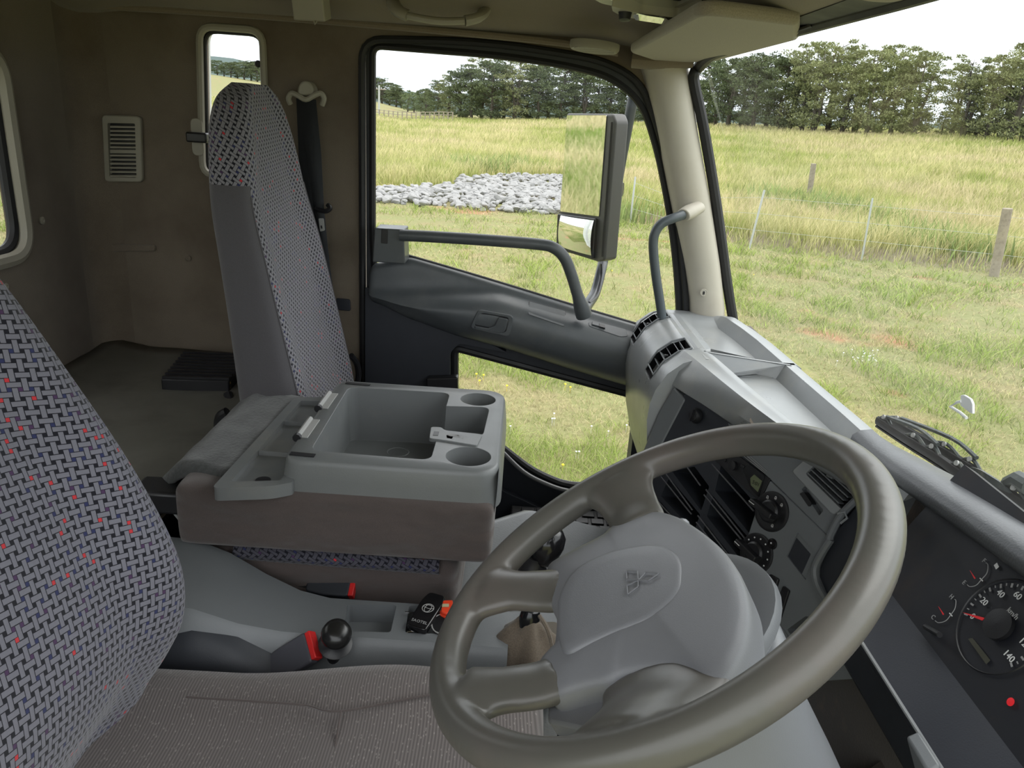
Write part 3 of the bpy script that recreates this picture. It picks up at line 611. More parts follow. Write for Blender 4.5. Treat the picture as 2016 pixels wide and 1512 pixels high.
def cushion(root, name, x0, x1, y0, y1, z, h, mat, uvm=True, crown=.02, bol=.015, rx=.05):
    n = 24; m = 40; g = []
    for i in range(m + 1):
        tx = i / m; row = []
        for j in range(n + 1):
            ty = j / n; x = lerp(x0, x1, tx); y = lerp(y0, y1, ty); ey = min(ty, 1 - ty) * (y1 - y0); ex = min(tx * 3, (1 - tx)) * (x1 - x0)
            zz = z - .034 * sstep(-.10, -.36, x) * (1 if name == 'seat_cushion' and x0 < -.45 and y0 < .5 else 0) - crown * .5 + bol * (sstep(.5, .8, abs(2 * ty - 1))) + crown * .3 * math.sin(tx * math.pi)
            for e_ in (ex, ey):
                if e_ < rx: zz -= rx * (1 - math.sqrt(max(0, 1 - (1 - e_ / rx) ** 2))) * .8
            row.append(V((x, y, zz)))
        g.append(row)
    top = MB().sheet(g); b = len(top.v)
    ed = [g[0][j] for j in range(n + 1)] + [g[i][n] for i in range(1, m + 1)] + [g[m][j] for j in range(n - 1, -1, -1)] + [g[i][0] for i in range(m - 1, 0, -1)]
    prev = ed
    for k in (.25, 1.0):
        nx = [V((p.x, p.y, p.z * (1 - k) + (z - h) * k)) for p in ed]; nn = len(ed)
        top.add(prev + nx, [(q, q + nn, (q + 1) % nn + nn, (q + 1) % nn) for q in range(nn)]); prev = nx
    me = top.me(); uvl = me.uv_layers.new(name='UVMap')
    for lp in me.loops: co = me.vertices[lp.vertex_index].co; uvl.data[lp.index].uv = (co.x + co.z * .3, co.y + co.z * .7)
    return link(name, me, mat, root, ang=50)
# driver seat
ds = thing('driver_seat', (-.25, .61, 1.1), 'driver seat with basket weave backrest in the left foreground', 'seat')
seatback(ds, [(1.42, -.485, .15, .245), (1.50, -.46, .15, .252), (1.56, -.425, .155, .256), (1.62, -.400, .155, .256), (1.70, -.402, .15, .252), (1.82, -.443, .14, .242), (1.94, -.498, .12, .226), (2.05, -.545, .105, .202), (2.13, -.575, .095, .165), (2.19, -.592, .08, .12), (2.225, -.605, .05, .06)], .605, .035, {'front_cover': WEAVE, 'side_cover': GREYC}, 9, 78)
cushion(ds, 'seat_cushion', -.60, .072, .34, .885, 1.525, .13, RIB)
MB().tube(curve([V((-.40, .80, 1.505)), V((-.25, .79, 1.514)), V((-.19, .775, 1.522)), V((-.05, .81, 1.533)), V((.06, .83, 1.51))], 6), .0016, 6).mk('seam', BROWN, ds)
MB().tube(curve([V((-.19, .775, 1.522)), V((-.185, .70, 1.507)), V((-.18, .55, 1.505))], 6), .0016, 6).mk('seam', BROWN, ds)
MB().box((-.42, .38, 1.3), (.05, .85, 1.41)).mk('seat_base', BLK, ds, bevel=.01)
MB().box((-.38, .42, 1.03), (.0, .80, 1.31)).mk('pedestal', NAVY, ds, bevel=.01)
# passenger seat
ps = thing('passenger_seat', (-.35, 1.69, 1.1), 'passenger seat with tall basket weave backrest beside the door', 'seat')
seatback(ps, [(1.46, -.395, .175, .235), (1.58, -.41, .165, .235), (1.70, -.437, .145, .235), (1.82, -.465, .125, .232), (1.95, -.495, .108, .224), (2.05, -.52, .097, .208), (2.13, -.53, .095, .182), (2.20, -.54, .09, .15), (2.25, -.55, .075, .112), (2.28, -.562, .045, .06)], 1.685, .022, {'front_cover': WEAVE2, 'side_cover': GREYC}, 2.075, 52)
cushion(ps, 'seat_cushion', -.46, -.08, 1.46, 1.91, 1.48, .12, GREYC)
MB().box((-.45, 1.50, 1.03), (-.10, 1.87, 1.37)).mk('pedestal', NAVY, ps, bevel=.01)
MB().tube(curve([P(691, 700, Y=1.9), P(702, 715, Y=1.92), P(706, 735, Y=1.93), P(704, 752, Y=1.93)], 5), .008, 8).mk('recliner_cover', BLK, ps)

# middle seat: cushion, folded backrest with storage tray on its back
ms = thing('middle_seat', (-.25, 1.25, 1.38), 'narrow middle seat folded down with grey storage tray on its back', 'seat')
NY, FY = 1.075, 1.44
def padblock(name, x0, x1, y0, y1, z0, z1, mat, vox=.008, it=10, wob=.0):
    b = MB().box((x0, y0, z0), (x1, y1, z1)); o = b.mk(name, mat, ms, mods=[remesh(vox, it)]); return o
padblock('seat_cushion', -.50, -.068, NY + .015, FY, 1.38, 1.548, BROWN, .008, 45)
sb = padblock('folded_backrest', -.525, -.014, NY - .010, FY + .03, 1.560, 1.672, BROWN, .008, 26); bpy.context.view_layer.update(); bake(sb); cut(sb, [MB().box((-.44, NY + .012, 1.595), (-.03, FY + .012, 1.8)).me()]); sb.data.shade_smooth(); sb.data.set_sharp_from_angle(angle=rad(50))
# patterned strips: along both seams and on the end of the folded backrest
def patt(name, grid, rot=None):
    b = MB().sheet(grid); me = b.me(); uvl = me.uv_layers.new(name='UVMap')
    for lp in me.loops: co = me.vertices[lp.vertex_index].co; uvl.data[lp.index].uv = (co.x + co.y, co.z * 1.3 + co.y * .2)
    return link(name, me, WEAVE3, ms, ang=0)
patt('patterned_band', [[V((x, NY + .004 + .010 * (1 - math.sin(t * math.pi)), lerp(1.558, 1.530, t) - .006 * math.sin((x + .5) * 3))) for x in [lerp(-.44, -.10, i / 20) for i in range(21)]] for t in [0, .2, .4, .6, .8, 1]])
patt('patterned_band', [[V((-.012 - .012 * t * t, y, lerp(1.715, 1.575, t))) for y in [lerp(NY + .012, FY, i / 16) for i in range(17)]] for t in [i / 8 for i in range(9)]])
# storage tray
ZT = 1.722
o1 = rounded([V((-.352, 1.082, ZT)), V((-.012, 1.082, ZT)), V((-.012, 1.462, ZT)), V((-.352, 1.462, ZT))], [.03, .045, .045, .03], 8)
def ringat(o, z, gr, cx=-.18, cy=1.27): return [V((cx + (p.x - cx) * gr, cy + (p.y - cy) * gr, z)) for p in o]
t = MB().loft([ringat(o1, 1.598, .93), ringat(o1, 1.655, .95), ringat(o1, 1.656, 1.04), ringat(o1, 1.69, 1.024), ringat(o1, 1.712, 1.008), ringat(o1, 1.7195, .996), ringat(o1, ZT, .98)])
tray = t.mk('storage_tray', TRAYP, ms)
cav = []
def prism_me(pts, dz, z0): return MB().prism([V((p[0], p[1], z0)) for p in pts], (0, 0, dz)).me()
deep = rounded([V((-.318, 1.118, 0)), V((-.122, 1.112, 0)), V((-.122, 1.43, 0)), V((-.325, 1.425, 0))], .02, 6)
cav.append(MB().loft([[V((lerp(p.x, -.22, .05), lerp(p.y, 1.27, .05), 1.612)) for p in deep], [V((p.x, p.y, 1.74)) for p in deep]]).me())
pk = rounded([V((-.128, 1.238, 0)), V((-.045, 1.225, 0)), V((-.040, 1.365, 0)), V((-.128, 1.355, 0))], [.004, .015, .02, .004], 6)
cav.append(prism_me(pk, .06, 1.668))
for (px, py, rr) in ((922, 898, .037), (941, 786, .0345)):
    c = P(px, py, Z=ZT); cav.append(MB().lathe([(rr * .86, -.062), (rr, 0), (rr * 1.02, .01)], c, (0, 0, 1), 40).me())
cut(tray, cav)
bv = tray.modifiers.new('b', 'BEVEL'); bv.width = .0025; bv.segments = 2; bv.limit_method = 'ANGLE'; bv.angle_limit = rad(50); tray.data.shade_smooth(); tray.data.set_sharp_from_angle(angle=rad(40))
# latch tongue between pockets
MB().prism(rounded([V((-.135, 1.192, ZT - .004)), V((-.118, 1.19, ZT - .004)), V((-.052, 1.175, ZT - .004)), V((-.046, 1.225, ZT - .004)), V((-.112, 1.232, ZT - .004)), V((-.12, 1.245, ZT - .004)), V((-.138, 1.243, ZT - .004))], .006), (0, 0, .007)).mk('latch_tongue', TRAYP, ms, bevel=.001)
MB().prism(rounded([V((-.108, 1.196, ZT + .003)), V((-.055, 1.183, ZT + .003)), V((-.052, 1.206, ZT + .003)), V((-.106, 1.219, ZT + .003))], .012, 6), (0, 0, -.0035)).mk('finger_recess', plastic('recess_tray_plastic', (.16, .16, .155), .5, 400, .2), ms)
MB().box((-.13, 1.205, ZT + .0025), (-.121, 1.222, ZT + .0036)).mk('latch_slot', BLK, ms)
# flange shelf to the left of the box, ribs
fl = rounded([V((-.445, 1.03, 0)), V((-.36, 1.048, 0)), V((-.333, 1.066, 0)), V((-.333, 1.455, 0)), V((-.435, 1.43, 0))], [.012, .03, .004, .004, .012])
s = MB().prism([V((p.x, p.y, 1.668)) for p in fl], (0, 0, .022)).mk('tray_shelf', TRAYP, ms)
cut(s, [prism_me(rounded([V((-.425, 1.055, 0)), V((-.352, 1.07, 0)), V((-.352, 1.42, 0)), V((-.418, 1.415, 0))], .005), .03, 1.680)])
for y in (1.175, 1.31): MB().box((-.422, y, 1.679), (-.352, y + .004, 1.688)).mk('shelf_rib', TRAYP, ms)
MB().lathe([(0, 0), (.012, 0), (.012, .001), (0, .001)], (-.385, 1.085, 1.6802), (0, 0, 1), 16).mk('shelf_hole', BLK, ms)
for (ya, yb) in ((1.165, 1.245), (1.30, 1.38)):
    h = MB().tube([(-.352, ya, 1.7235), (-.352, yb, 1.7235)], .005, 10).mk('hinge', STEEL, ms)
    MB().box((-.349, ya, ZT), (-.335, yb, ZT + .002)).mk('hinge_leaf', STEEL, ms, bevel=.0005)
    MB().lathe([(0, 0), (.007, 0), (.007, .008), (0, .008)], (-.352, ya - .006, 1.7235), (0, 1, 0), 10).mk('hinge_end', BLK, ms)
MB().prism([V((x, y, ZT + .0008)) for x, y in ((-.345, 1.095), (-.305, 1.092), (-.305, 1.104), (-.345, 1.107))], (0, 0, .0008)).mk('slot', BLK, ms)
MB().prism([V((x, y, ZT + .0008)) for x, y in ((-.335, 1.44), (-.285, 1.437), (-.285, 1.447), (-.335, 1.45))], (0, 0, .0008)).mk('slot', BLK, ms)
MB().lathe([(.019, 0), (.0205, .0008), (.022, 0)], P(783, 890, Z=1.628), (0, 0, 1), 30, cap=False).mk('moulded_ring', TRAYP, ms)
# hinge arm at the back of the middle seat
MB().obox(P(325, 975, Y=1.12), (.045, 0, .0), (0, .03, 0), (0, 0, .02)).mk('hinge_bracket', BLK, ms, bevel=.006)
MB().tube([P(330, 993, Y=1.10), P(352, 1020, Y=1.10), P(386, 1056, Y=1.10)], .0028, 8).mk('steel_rod', STEEL, ms)
# felt cloth behind
ft = MB().sheet([[V((lerp(-.665, -.425, i / 26), lerp(1.085 + .07 * (1 - i / 26), 1.47 + .06 * (1 - i / 26), j / 26), 1.565 + .118 * sstep(0, .62, i / 26) + .004 * mnoise.noise(V((i * .35, j * .35, 2))) - (.02 if j in (0, 26) else 0))) for j in range(27)] for i in range(27)]).mk('felt_cloth', FELT, loc=(-.55, 1.27, 1.55), ang=0, mods=[lambda o: setattr(o.modifiers.new('solid', 'SOLIDIFY'), 'thickness', .008)])
tag(ft, 'fluffy grey felt cloth lying between the middle seat tray and the shelf', 'cloth')
MB().tube(curve([P(432, 842, Y=1.50), P(434, 822, Y=1.5), P(448, 812, Y=1.5)], 4), [.012] * 9, 10).mk('recliner_knob', BLK); tag(COL.objects[-1], 'small black knob at the felt cloth corner below the passenger seat', 'knob')
# amplifier on the bunk
am = thing('amplifier', P(385, 776, Z=1.56), 'black finned electronic box lying on the shelf behind the passenger seat', 'amplifier')
a0, a1, a2, a3 = P(319, 773, Z=1.57), P(452, 776, Z=1.57), V((-.70, 1.945, 1.57)), V((-.88, 1.93, 1.57))
MB().prism(rounded([a0, a1, a2, a3], .004), (0, 0, .034)).mk('case', BLK, am, bevel=.002)
for k in range(9):
    t_ = (k + .5) / 9; p, q = a0.lerp(a3, t_), a1.lerp(a2, t_); MB().obox((p + q) / 2 + V((0, 0, .036)), (q - p) * .49, V((0, .004, 0)), V((0, 0, .003))).mk('cooling_fin', BLK, am)
for px in (363, 409):
    MB().lathe([(0, 0), (.0055, 0), (.0055, .003), (0, .004)], P(px, 774, Z=1.566) + V((0, -.004, 0)), (0, -.7, .7), 10).mk('screw', STEEL, am)
MB().obox((a0 + a1) / 2 + V((.01, -.012, -.004)), V((.05, 0, 0)), V((0, .012, 0)), V((0, 0, .0015))).mk('mount_tab', BLK, am)
for py in (753, 763): MB().lathe([(0, 0), (.003, 0), (.003, .006), (0, .006)], P(449, py, Y=1.74), (1, -.3, 0), 10).mk('terminal', plastic('brass', (.5, .36, .12), .3, 100, 0), am)
MB().tube([P(449, 775, Y=1.70), P(455, 796, Y=1.68)], .011, 10).mk('cable_plug', BLK, am)

# ---------------------------------------------------------------- floor console between driver and middle seat
fc = thing('floor_console', (-.25, .97, 1.38), 'grey moulded floor console between driver seat and middle seat', 'console')
st = [(-.70, 1.545, 1.10, .86), (-.58, 1.565, 1.10, .86), (-.50, 1.565, 1.095, .87), (-.44, 1.55, 1.085, .88), (-.38, 1.522, 1.075, .89), (-.32, 1.505, 1.06, .90), (-.27, 1.50, 1.052, .905), (-.10, 1.50, 1.052, .905), (.02, 1.498, 1.052, .905)]
rings = []
for x, z, yf, yn in st:
    dz = .03; rings.append([V((x, yf, 1.33)), V((x, yf, z - .012)), V((x, yf - .012, z)), V((x, lerp(yf, yn, .5), z)), V((x, yn + .045, z - .001)), V((x, yn + .036, z - .010)), V((x, yn + .025, z - .05)), V((x, yn, 1.33))])
body = MB().loft(rings).mk('console_body', GP, fc, ang=50)
def frustum(px, z1, z0, sh):
    o = [P(x, y, Z=z1) for x, y in px]; o = rounded(o, .006, 4); c = sum(o, V()) / len(o)
    return MB().loft([[V((lerp(p.x, c.x, sh), lerp(p.y, c.y, sh), z0)) for p in o], [V((p.x, p.y, z1 + .02)) for p in o]]).me()
cut(body, [frustum([(683, 1190), (782, 1191), (770, 1245), (676, 1242)], 1.50, 1.468, .05), frustum([(805, 1192), (880, 1193), (880, 1248), (797, 1246)], 1.50, 1.485, .02)])
body.data.shade_smooth(); body.data.set_sharp_from_angle(angle=rad(30))
# side pocket by the driver's hip
pk_ = []
for i in range(14):
    x = lerp(-.50, -.30, i / 13); z = interp(x, [-.5, -.44, -.38, -.33, -.30], [1.53, 1.53, 1.505, 1.475, 1.45]); pk_.append([V((x, .955, 1.35)), V((x, .95, z)), V((x, .925, z + .002)), V((x, .905, z - .012)), V((x, .89, z - .05)), V((x, .885, 1.35))])
MB().loft(pk_).mk('side_pocket', NAVY, fc, ang=60)
MB().tube(curve([V((x, .945, z)) for x, z in ((-.52, 1.543), (-.45, 1.542), (-.39, 1.518), (-.33, 1.482))], 5), .006, 8).mk('pocket_rim', GP, fc)
# gear lever
gl = thing('gear_lever', (.04, .98, 1.42), 'black knobbed gear lever in a dusty brown cloth boot behind the steering wheel', 'gear lever')
bt = []
for k, (z, r_) in enumerate(((1.40, .070), (1.43, .068), (1.46, .064), (1.487, .056), (1.508, .038), (1.52, .022), (1.53, .016))):
    bt.append([V((.046 + .004 * k * .3 + (r_ * (1 + .10 * math.sin(5 * a + k * .8) + .07 * math.sin(9 * a - k)) * math.cos(a)) * .95, .985 + r_ * (1 + .10 * math.sin(5 * a + k * .8) + .07 * math.sin(8 * a)) * .8 * math.sin(a), z + .004 * math.sin(3 * a + k))) for a in [i * math.pi / 24 for i in range(48)]])
MB().loft(bt).mk('boot', BOOT, gl, ang=0, mods=[subsurf(1)])
MB().tube(curve([P(1062, 1212, Y=.95), P(1078, 1240, Y=.93), P(1087, 1275, Y=.93), P(1088, 1305, Y=.935)], 5), .003, 6).mk('boot_fold', BOOT, gl)
MB().lathe([(.0165, 0), (.0175, .008), (.0165, .02), (.0155, .032), (.012, .04)], P(1036, 1243, Y=.985), (.15, .05, 1), 18).mk('taped_collar', GLOSSB, gl, ang=60)
MB().tube([P(1037, 1225, Y=.985), P(1052, 1130, Y=1.0)], .009, 12).mk('shaft', BLK, gl)
MB().lathe([(.022, 0), (.0235, .006), (.021, .014), (.017, .03), (.018, .04)], P(1046, 1138, Y=1.0), (.15, .03, 1), 20).mk('sleeve', BLK, gl, ang=60)
MB().lathe([(.012, 0), (.018, .01), (.0235, .026), (.0245, .042), (.021, .056), (.012, .065), (0, .067)], P(1058, 1112, Y=1.0), (.35, .1, .9), 24).mk('knob', GLOSSB, gl, ang=0)
# surround of the boot: pale foam frame plate
fr = [P(x, y, Z=1.445) for x, y in ((940, 1225), (1100, 1222), (1100, 1325), (985, 1322), (940, 1300))]
g = MB().prism(rounded([p + V((0, 0, -.02)) for p in fr], .012), (0, 0, .018)).mk('boot_surround', plastic('dusty_foam', (.13, .115, .095), .9, 300, .6), gl)
# grey flank plate right of the console (carries the boot opening)
MB().prism(rounded([P(x, y, Z=1.44) for x, y in ((925, 1205), (1110, 1200), (1110, 1345), (960, 1340), (915, 1290))], .01), (0, 0, -.05)).mk('boot_plate', GP, fc, bevel=.004)
# handbrake-valve style knob
kn = thing('control_knob', P(660, 1310, Y=.93), 'round black control knob with flange on the floor console', 'knob')
ka = V((.16, -.42, .87)).normalized(); kb = P(660, 1270, Y=.925)
MB().lathe([(.011, -.05), (.011, 0)], kb, ka, 16).mk('stem', BLK, kn)
MB().lathe([(.010, 0), (.0235, .003), (.0245, .005), (.012, .010), (.010, .016), (.011, .03)], kb, ka, 28).mk('flange', BLK, kn, ang=50)
MB().lathe([(.010, .022), (.017, .025), (.0215, .031), (.0218, .038), (.019, .046), (.011, .051), (0, .052)], kb, ka, 28).mk('knob_cap', plastic('satin_black', (.012, .012, .012), .28, 300, .1), kn, ang=0)
# belt buckles
def buckle(name, tail, head, wdt, label, mat, reddir):
    t_ = thing(name, tail, label, 'belt buckle'); ax = (head - tail).normalized(); L = (head - tail).length; sd = ax.cross(V((0, -.55, .8))).normalized(); nn = sd.cross(ax)
    if nn.z < 0: nn = -nn
    b = [tail + sd * wdt * .35, tail - sd * wdt * .35, tail + ax * L * .35 - sd * wdt * .5, head - ax * .008 - sd * wdt * .5, head - ax * .008 + sd * wdt * .5, tail + ax * L * .35 + sd * wdt * .5]
    MB().prism(rounded([p - nn * .009 for p in b], .006), nn * .018).mk('buckle_body', mat, t_, bevel=.003, bseg=3)
    r_ = [head - ax * .009 - sd * wdt * .46, head - sd * wdt * .46, head + sd * wdt * .46, head - ax * .009 + sd * wdt * .46]
    MB().prism([p - nn * .008 for p in r_], nn * .0165).mk('release_button', RED, t_, bevel=.0015)
    MB().tube([tail - ax * .02, tail + ax * .01], .006, 8).mk('stalk', BLK, t_); return t_
buckle('seat_belt_buckle', P(515, 1335, Y=.915), P(622, 1268, Y=.92), .046, 'grey seat belt buckle with red button beside the driver seat', plastic('buckle_grey', (.07, .07, .085), .5, 500, .2), 1)
buckle('seat_belt_buckle', P(606, 1152, Y=1.095), P(700, 1158, Y=1.09), .036, 'black seat belt buckle with red button against the middle seat', NAVY, 1)
# remote key with ring and red tag
ky = thing('remote_key', P(840, 1240, Z=1.495), 'black car remote key lying in the console tray', 'key')
kc = P(841, 1212, Z=1.503); kd = (P(862, 1180, Z=1.51) - P(822, 1243, Z=1.50)).normalized(); ks = kd.cross(V((0, 0, 1))).normalized(); kz = ks.cross(kd)
MB().prism(rounded([kc + ks * a + kd * b for a, b in ((-.017, -.040), (.017, -.040), (.0185, .02), (.014, .040), (-.014, .040), (-.0185, .02))], .007), kz * .012).mk('fob_body', GLOSSB, ky, bevel=.003, bseg=3)
top_ = kc + kz * .0122
MB().lathe([(.0085, 0), (.0092, .0005), (.0098, 0)], top_ + kd * .004, kz, 24, cap=False).mk('emblem_ring', STEEL, ky)
for (ra, rb, dx) in ((.0045, .008, 0),): MB().loft([[top_ + kd * (.004 + (rb + d) * math.sin(a)) + ks * ((ra + d) * math.cos(a)) + kz * h for a in [i * math.pi / 12 for i in range(24)]] for d, h in ((0, 0), (.0005, .0005), (.001, 0))], cap=False).mk('emblem_oval', STEEL, ky)
MB().loft([[top_ + kd * (.007 + (.003 + d) * math.sin(a)) + ks * ((.008 + d) * math.cos(a)) + kz * h for a in [i * math.pi / 12 for i in range(24)]] for d, h in ((0, 0), (.0005, .0005), (.001, 0))], cap=False).mk('emblem_oval', STEEL, ky)
text('lettering', 'SAOTEL', .0075, top_ - kd * .027, -ks if ks.x < 0 else ks, kd, GREYW, ky)
MB().box(kc + V((-.035, .0, .002)), kc + V((-.016, .002, .004))).mk('key_blade', CHROME, ky)
rc = kc - kd * .046; MB().tube([rc + ks * (.014 * math.cos(a)) + kd * (.008 * math.sin(a)) for a in [i * math.pi / 10 for i in range(21)]], .0011, 6, cap=False).mk('split_ring', CHROME, ky)
kt = thing('key_tag', P(884, 1205, Z=1.51), 'orange red plastic key tag beside the remote key', 'key tag')
def TG(x, y, z=1.515): return P(x, y, Z=z)
g = MB().prism(rounded([TG(*p) for p in ((872, 1186), (891, 1185), (892, 1202), (880, 1212), (868, 1208))], .003), (0, 0, .004)).mk('tag_body', ORED, kt, bevel=.001)
MB().prism([TG(x, y, 1.5195) for x, y in ((871, 1189), (884, 1189), (884, 1195), (870, 1195))], (0, 0, .0004)).mk('tag_window', plastic('tag_paper', (.45, .4, .25), .6, 100, 0), kt)
MB().prism(rounded([TG(x, y, 1.51) for x, y in ((866, 1206), (871, 1204), (884, 1213), (882, 1221), (866, 1213))], .002), (0, 0, .004)).mk('tag_strap', ORED, kt, bevel=.001)
kp = thing('round_fob', P(872, 1233, Z=1.50), 'round black fob half hidden behind the steering wheel rim', 'fob')
MB().lathe([(0, 0), (.019, 0), (.020, .004), (.018, .006), (0, .006)], P(874, 1232, Z=1.502), (-.1, -.3, 1), 26).mk('disc', BLK, kp); MB().lathe([(.0175, .006), (.0185, .0068), (.0195, .006)], P(874, 1232, Z=1.502), (-.1, -.3, 1), 26, cap=False).mk('rim_ring', STEEL, kp)
# loose black ring on the tunnel
rg = MB(); c = P(886, 1130, Z=1.397); rg.tube([c + V((.022 * math.cos(a), .024 * math.sin(a), 0)) for a in [i * math.pi / 12 for i in range(25)]], .0055, 8, cap=False); rg.mk('rubber_ring', RUB); tag(COL.objects[-1], 'small black ring lying on the vinyl by the middle seat', 'ring')
# step tread seen below the dash by the passenger door
tr = thing('step_mat', (.25, 1.85, 1.03), 'black rubber tread mat with raised blocks by the passenger door', 'mat')
MB().box((.02, 1.785, 1.03), (.44, 1.95, 1.20)).mk('mat_base', RUB, tr, bevel=.005)
for i in range(9):
    for j in range(4):
        x = .03 + i * .043 + (.02 if j % 2 else 0); y = 1.79 + j * .038
        MB().box((x, y, 1.20), (x + .035, y + .029, 1.205)).mk('tread_block', RUB, tr, bevel=.002)

# ---------------------------------------------------------------- passenger seat belt
bm_ = plastic('belt_webbing', (.018, .02, .024), .8, 2500, .6)
sbt = thing('seat_belt', P(600, 250, Y=1.95), 'black passenger seat belt hanging from a cream shoulder guide', 'seat belt')
MB().prism(rounded([P(x, y, Y=1.955) for x, y in ((585, 188), (586, 170), (594, 159), (607, 159), (616, 170), (618, 188))], .008), (0, .045, 0)).mk('guide_cover', CREAM2, sbt, bevel=.006, bseg=3)
MB().tube(curve([P(572, 205, Y=1.965), P(568, 194, Y=1.96), P(574, 184, Y=1.958), P(585, 187, Y=1.956), P(602, 196, Y=1.954), P(620, 187, Y=1.956), P(632, 184, Y=1.958), P(638, 194, Y=1.96), P(634, 207, Y=1.965)], 4), .0065, 8).mk('guide_ring', CREAM2, sbt)
def strap(name, pts, wid):
    g = [[p + V((-w / 2, 0, 0)), p, p + V((w / 2, 0, 0))] for p, w in zip(pts, wid)]; return MB().sheet(g).mk(name, bm_, sbt, mods=[lambda o: setattr(o.modifiers.new('s', 'SOLIDIFY'), 'thickness', .0015)])
strap('webbing', [P(603, 195, Y=1.962), P(607, 300, Y=1.965), P(610, 420, Y=1.968), P(611, 520, Y=1.97), P(613, 640, Y=1.972), P(615, 760, Y=1.972)], [.048, .048, .047, .047, .047, .047])
strap('webbing', [P(603, 195, Y=1.958), P(618, 300, Y=1.945), P(628, 412, Y=1.93), P(640, 520, Y=1.93), P(656, 640, Y=1.93), P(666, 720, Y=1.93)], [.047, .036, .026, .024, .026, .028])
MB().tube(curve([P(621, 411, Y=1.925), P(640, 416, Y=1.92), P(650, 410, Y=1.92), P(645, 403, Y=1.925)], 4), .006, 8).mk('tongue_grip', BLK, sbt)
MB().prism(rounded([P(x, y, Y=1.925) for x, y in ((627, 430), (637, 430), (639, 454), (630, 456))], .003), (0, .003, 0)).mk('tongue_plate', STEEL, sbt)
MB().prism([P(x, y, Y=1.9245) for x, y in ((631, 444), (634, 444), (635, 450), (632, 450))], (0, -.0006, 0)).mk('tongue_hole', BLK, sbt)
g = MB().prism(rounded(PW([(662, 586), (690, 589), (691, 612), (664, 609)], 1.992), .006), (0, -.006, 0)).mk('belt_anchor_slot', NAVY, bevel=.002); tag(g, 'dark belt slot cover on the side wall next to the passenger seat', 'cover')
# ================================================================ steering wheel
SN = V((-math.sin(.574), .04, math.cos(.574))).normalized(); SCN = V((.133, .61, 1.864)); SU = V((0, 1, 0)).cross(SN).normalized(); SV = SN.cross(SU)
def WP(px, py, h=0): return P(px, py, pl=(SCN + SN * h, SN))
def WL(u, v, h=0): return SCN + SU * u + SV * v + SN * h
sw = thing('steering_wheel', WL(0, 0, -.06), 'large grey four spoke steering wheel with an emblem on its hub pad', 'steering wheel')
b = MB(); RR, rr = .2095, .0180
b.tube([WL(RR * math.cos(a), RR * math.sin(a)) for a in [2 * math.pi * i / 120 for i in range(121)]], rr, 20, cap=False)
def spoke(pts, wid, thick):
    cp = [WP(x, y, h) for x, y, h in pts]; e_ = cp[-1] - SCN; e_ -= SN * e_.dot(SN); cp[-1] = SCN + e_.normalized() * .196 + SN * pts[-1][2]
    cp = [cp[0], cp[1], cp[1].lerp(cp[3], .5) + SN * .001, cp[3]]; c = curve(cp, 6); n = len(c); R = [interp(i / (n - 1), [k / (len(wid) - 1) for k in range(len(wid))], wid) for i in range(n)]; T = [interp(i / (n - 1), [k / (len(thick) - 1) for k in range(len(thick))], thick) for i in range(n)]
    b.tube(c, R, 20, flat=[t / r for t, r in zip(T, R)], ref=SN)
spoke([(1262, 1040, -.022), (1246, 1008, -.018), (1228, 970, -.010), (1212, 935, -.002)], [.031, .032, .036, .050], [.015, .014, .014, .016])
spoke([(1110, 1160, -.022), (1075, 1163, -.018), (1005, 1170, -.010), (925, 1170, -.001)], [.034, .031, .028, .042], [.015, .014, .014, .016])
spoke([(1100, 1335, -.022), (1064, 1348, -.018), (985, 1372, -.010), (890, 1392, -.001)], [.030, .029, .028, .042], [.015, .014, .014, .016])
spoke([(1312, 1330, -.030), (1306, 1380, -.026), (1280, 1440, -.014), (1235, 1498, -.002)], [.058, .055, .047, .056], [.015, .018, .018, .017])
b.mk('rim_and_spokes', RIMM, sw, mods=[remesh(.0026, 22, .6)], ang=0)
pad = [(1290, 1006), (1245, 1018), (1202, 1041), (1192, 1054), (1140, 1080), (1082, 1111), (1074, 1130), (1076, 1165), (1088, 1205), (1097, 1222), (1095, 1260), (1088, 1298), (1057, 1312), (1066, 1350), (1084, 1383), (1150, 1362), (1207, 1350), (1222, 1338), (1275, 1326), (1335, 1324), (1375, 1338), (1408, 1354), (1442, 1320), (1468, 1268), (1478, 1215), (1474, 1170), (1455, 1122), (1425, 1082), (1385, 1048), (1340, 1020)]
H0 = -.020; po = [WP(x, y, H0) for x, y in pad]; pc = WP(1272, 1190, H0)
dense = []
for i in range(len(po)):
    for k in range(4): dense.append(po[i].lerp(po[(i + 1) % len(po)], k / 4))
sm = dense
for _ in range(2): sm = [(sm[i - 1] + sm[i] * 2 + sm[(i + 1) % len(sm)]) / 4 for i in range(len(sm))]
def scl(o, s, h): return [pc + (p - pc) * s + SN * h for p in o]
rings = [scl(sm, .93, -.045), scl(sm, .985, -.03), scl(sm, .998, -.006), scl(sm, .993, .0), scl(sm, .975, .004), scl(sm, .93, .0075), scl(sm, .85, .0105), scl(sm, .7, .0135), scl(sm, .5, .0155), scl(sm, .25, .0165), scl(sm, .05, .017)]
MB().loft(rings).mk('hub_pad', HUBM, sw, ang=60)
ins = rounded([WP(x, y, -.004) for x, y in ((1098, 1178), (1125, 1122), (1200, 1085), (1300, 1068), (1342, 1100), (1340, 1165), (1290, 1213), (1190, 1250), (1112, 1288), (1098, 1250))], [.012, .03, .05, .03, .02, .04, .04, .06, .012, .03], 6)
ic = sum(ins, V()) / len(ins)
MB().loft([[ic + (p - ic) * s + SN * h for p in ins] for s, h in ((1.07, -.014), (1.04, -.0065), (1.015, -.0015), (.98, .001), (.92, .0022), (.7, .003), (.3, .0034))]).mk('pad_insert', HUBM, sw, ang=60)
